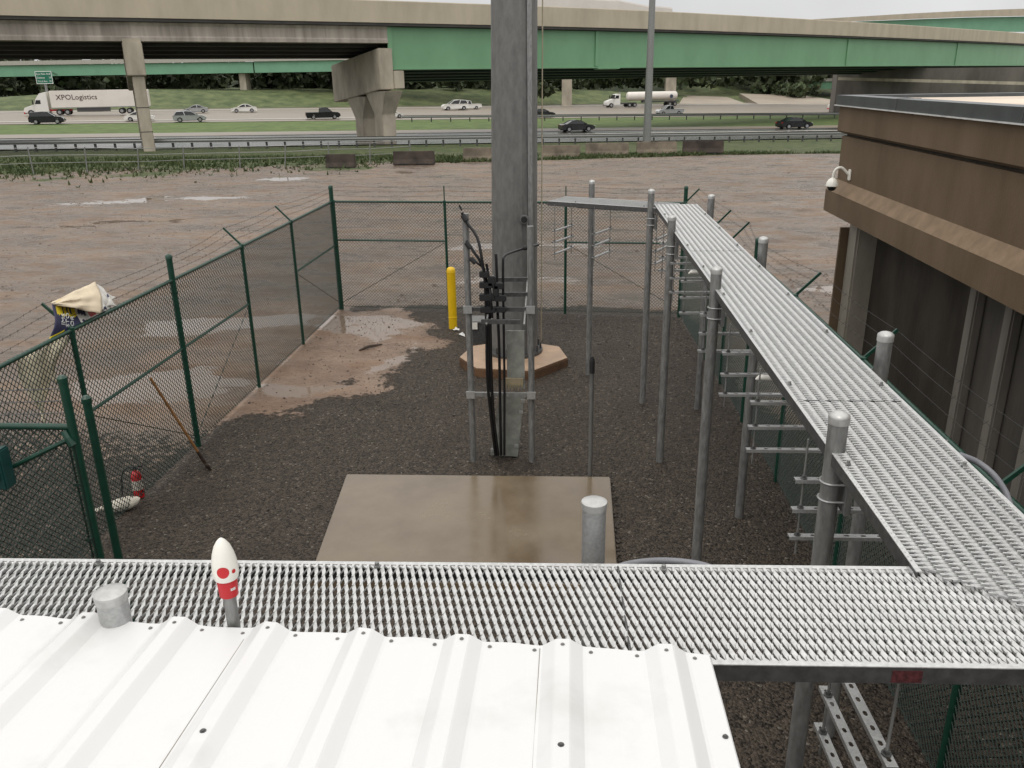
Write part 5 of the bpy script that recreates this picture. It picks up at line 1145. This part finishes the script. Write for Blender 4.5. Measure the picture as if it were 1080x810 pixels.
# bent grey conduits
for pts, lb in (([atz(645, 603, 2.0), atz(660, 595.5, 2.0), atz(690, 591.5, 2.0), atz(720, 592.5, 2.0), atz(745, 597, 2.0), atz(765, 606, 2.0)], 'looped grey conduit just behind the front walkway'),
                ([aty(1012, 480, 4.0), aty(1030, 487, 4.0), aty(1047, 500, 3.95), aty(1060, 518, 3.9), aty(1066, 535, 3.85)], 'bent grey conduit between the long walkway and the green fence')):
    mb = MB(); mb.tube(catmull(pts, 6), .022 if 'loop' in lb else .016, 10); tag(mb.build('conduit', grey_hose, smooth=True), lb, 'conduit')

# ------------------------------------------------------------------ white ribbed roof of the equipment shelter
shl = thing('equipment_shelter', 'equipment shelter with screwed white ribbed metal roof', 'shelter', (-3, -1, 0))
SL = math.tan(R(4)); ZR = 3.275
def rz(y): return ZR+SL*(2.27-y)
xR = .455; ribs = [-.012+.325*k for k in range(-19, 2)]
prof = []                                   # (x, dz)
x = -6.3
for rx in ribs:
    for dx, dz in ((-.074, 0), (-.064, .002), (-.027, .026), (-.021, .029), (.021, .029), (.027, .026), (.064, .002), (.074, 0)): prof.append((rx+dx, dz))
    prof += [(rx+.11, 0), (rx+.1625, .0012), (rx+.215, 0)] if rx < .25 else []
prof += [(xR-.005, 0), (xR, -.004)]
prof.sort()
vs = []; ny = 26
for j in range(ny+1):
    y = 2.255-j*(5.6/ny)
    for (x, dz) in prof:
        wv = .003*nz(x*1.5, y, .9, 2)+.0012*nz(x*2, y, 3.1, 6)
        yy = y+(-.012-.045*x)*(1-j/ny); vs.append((x, yy+(0.004*math.sin(x*23) if j == 0 else 0), rz(yy)+dz+wv))
npf = len(prof); mb = MB(); mb.add(vs, [(j*npf+i, j*npf+i+1, (j+1)*npf+i+1, (j+1)*npf+i) for j in range(ny) for i in range(npf-1)])
rf = mb.build('roof', roofw, shl); md = rf.modifiers.new('s', 'SOLIDIFY'); md.thickness = .003; md.offset = -1
for k, rx in enumerate(ribs):
    if rx < -3: continue
    for (xx, yy, dz) in ((rx, 2.21-.045*rx, .029), (rx-.09, 2.215-.045*rx, 0), (rx+.09, 2.212-.045*rx, 0)):
        mb = MB(); q = Vector((xx, yy, rz(yy)+dz)); mb.lathe(q, [(.007, 0), (.007, .002), (.004, .0025), (.004, .005)], 8); mb.build('roof_screw', mat('grey screw head', (.2, .195, .185), .5, .3), rf)
    if k % 3 == 1:
        for yy in (1.75, 1.3, .8): mb = MB(); q = Vector((rx, yy, rz(yy)+.029)); mb.lathe(q, [(.0095, 0), (.0095, .002), (.005, .0025), (.005, .006)], 8); mb.build('roof_screw', galv_dark, rf)
mb = MB(); mb.lathe(Vector((xR-.02, 1.84, rz(1.84))), [(.0085, 0), (.0085, .002), (.005, .0025), (.005, .006)], 8); mb.build('roof_screw', galv_dark, rf)
mb = MB(); mb.quad((xR, 2.222, rz(2.222)-.003), (xR, -3.3, rz(-3.3)-.003), (xR, -3.3, rz(-3.3)-.05), (xR, 2.222, rz(2.222)-.05)); mb.build('edge_trim', galv_dark, rf)
for sx_ in (-.20, -1.175):      # overlap seams
    mb = MB(); mb.bar((sx_+.115, 2.225, rz(2.225)+.001), (sx_+.115, -1, rz(-1)+.001), .0022, .001); mb.build('panel_seam', mat('seam shadow line', (.22, .2, .17), .8), rf)
mb = MB(); mb.box(-6.2, .30, -3.2, 2.02, 0, 3.2); mb.build('shelter_wall', mat('shelter wall panel', (.5, .48, .44), .7), shl)
mb = MB(); 

# gps antenna on its mast
gp = Vector((-1.135, 2.325, -.068)); zb = 3.28
ga = thing('gps_antenna', 'white and red bullet shaped antenna on a short steel mast', 'antenna', (gp.x, gp.y, zb))
mb = MB(); mb.tube([gp+Vector((0, 0, 2.9)), gp+Vector((0, 0, 3.462))], .0215, 14); mb.build('mast', galv_post, ga, smooth=True)
mb = MB(); mb.lathe(gp, [(.024, 3.45), (.031, 3.452), (.0325, 3.49), (.0335, 3.515), (.03, 3.522)], 24); ba = mb.build('red_collar', red, ga, smooth=True)
pr = [(.030, 3.513), (.039, 3.519), (.0425, 3.536), (.0427, 3.555), (.0405, 3.583), (.035, 3.612), (.0265, 3.638), (.015, 3.657), (.006, 3.666), (.001, 3.668)]
mb = MB(); mb.lathe(gp, pr, 32); ra_ = mb.build('radome', white, ga, smooth=True)
def rad_at(z):
    for (r0, z0_), (r1, z1_) in zip(pr, pr[1:]):
        if z0_ <= z <= z1_: return r0+(r1-r0)*(z-z0_)/(z1_-z0_)
    return .03
def decal(name, az, zc, r_, m_, par, lift=.0008):
    mb = MB(); vs = []; 
    for rr in (0, .5, 1):
        for k in range(20):
            a = 2*math.pi*k/20; z = zc+r_*rr*math.sin(a); R_ = rad_at(z)+lift; th = az+r_*rr*math.cos(a)/R_; vs.append(gp+Vector((R_*math.cos(th), R_*math.sin(th), z)))
    mb.add(vs, [(i*20+k, i*20+(k+1) % 20, (i+1)*20+(k+1) % 20, (i+1)*20+k) for i in range(2) for k in range(20)]); return mb.build(name, m_, par)
cd = math.atan2(-gp.y, -gp.x)                         # azimuth facing the viewpoint
decal('large_dot', cd-.22, 3.560, .0205, red, ra_); decal('small_dot', cd+.62, 3.556, .0075, red, ra_)
mb = MB()
for k in range(3):
    th = cd+.28+.17*k; R_ = .0345; c0 = gp+Vector((R_*math.cos(th), R_*math.sin(th), 3.487)); tn = Vector((-math.sin(th), math.cos(th), 0))
    mb.bar(c0-tn*.0022-Vector((0, 0, .004)), c0+tn*.0022+Vector((0, 0, .004)), .002, .002); mb.bar(c0+tn*.0022-Vector((0, 0, .004)), c0-tn*.0022+Vector((0, 0, .004)), .002, .002)
mb.build('collar_print', sign_white, ba)

mb = MB(); q = Vector((-.36, 1.62, rz(1.62)+.004))
for (dx, dy, r_) in ((0, 0, .012), (.02, .012, .006), (-.03, .03, .005), (-.012, .05, .004)):
    mb.add([q+Vector((dx-r_, dy, 0)), q+Vector((dx, dy-r_*.7, .002)), q+Vector((dx+r_, dy+.002, .004)), q+Vector((dx, dy+r_*.8, .006))], [(0, 1, 2, 3)])
tag(mb.build('debris', mat('grey debris', (.3, .28, .24), .8)), 'tiny grey flakes of debris lying on the white roof', 'debris')
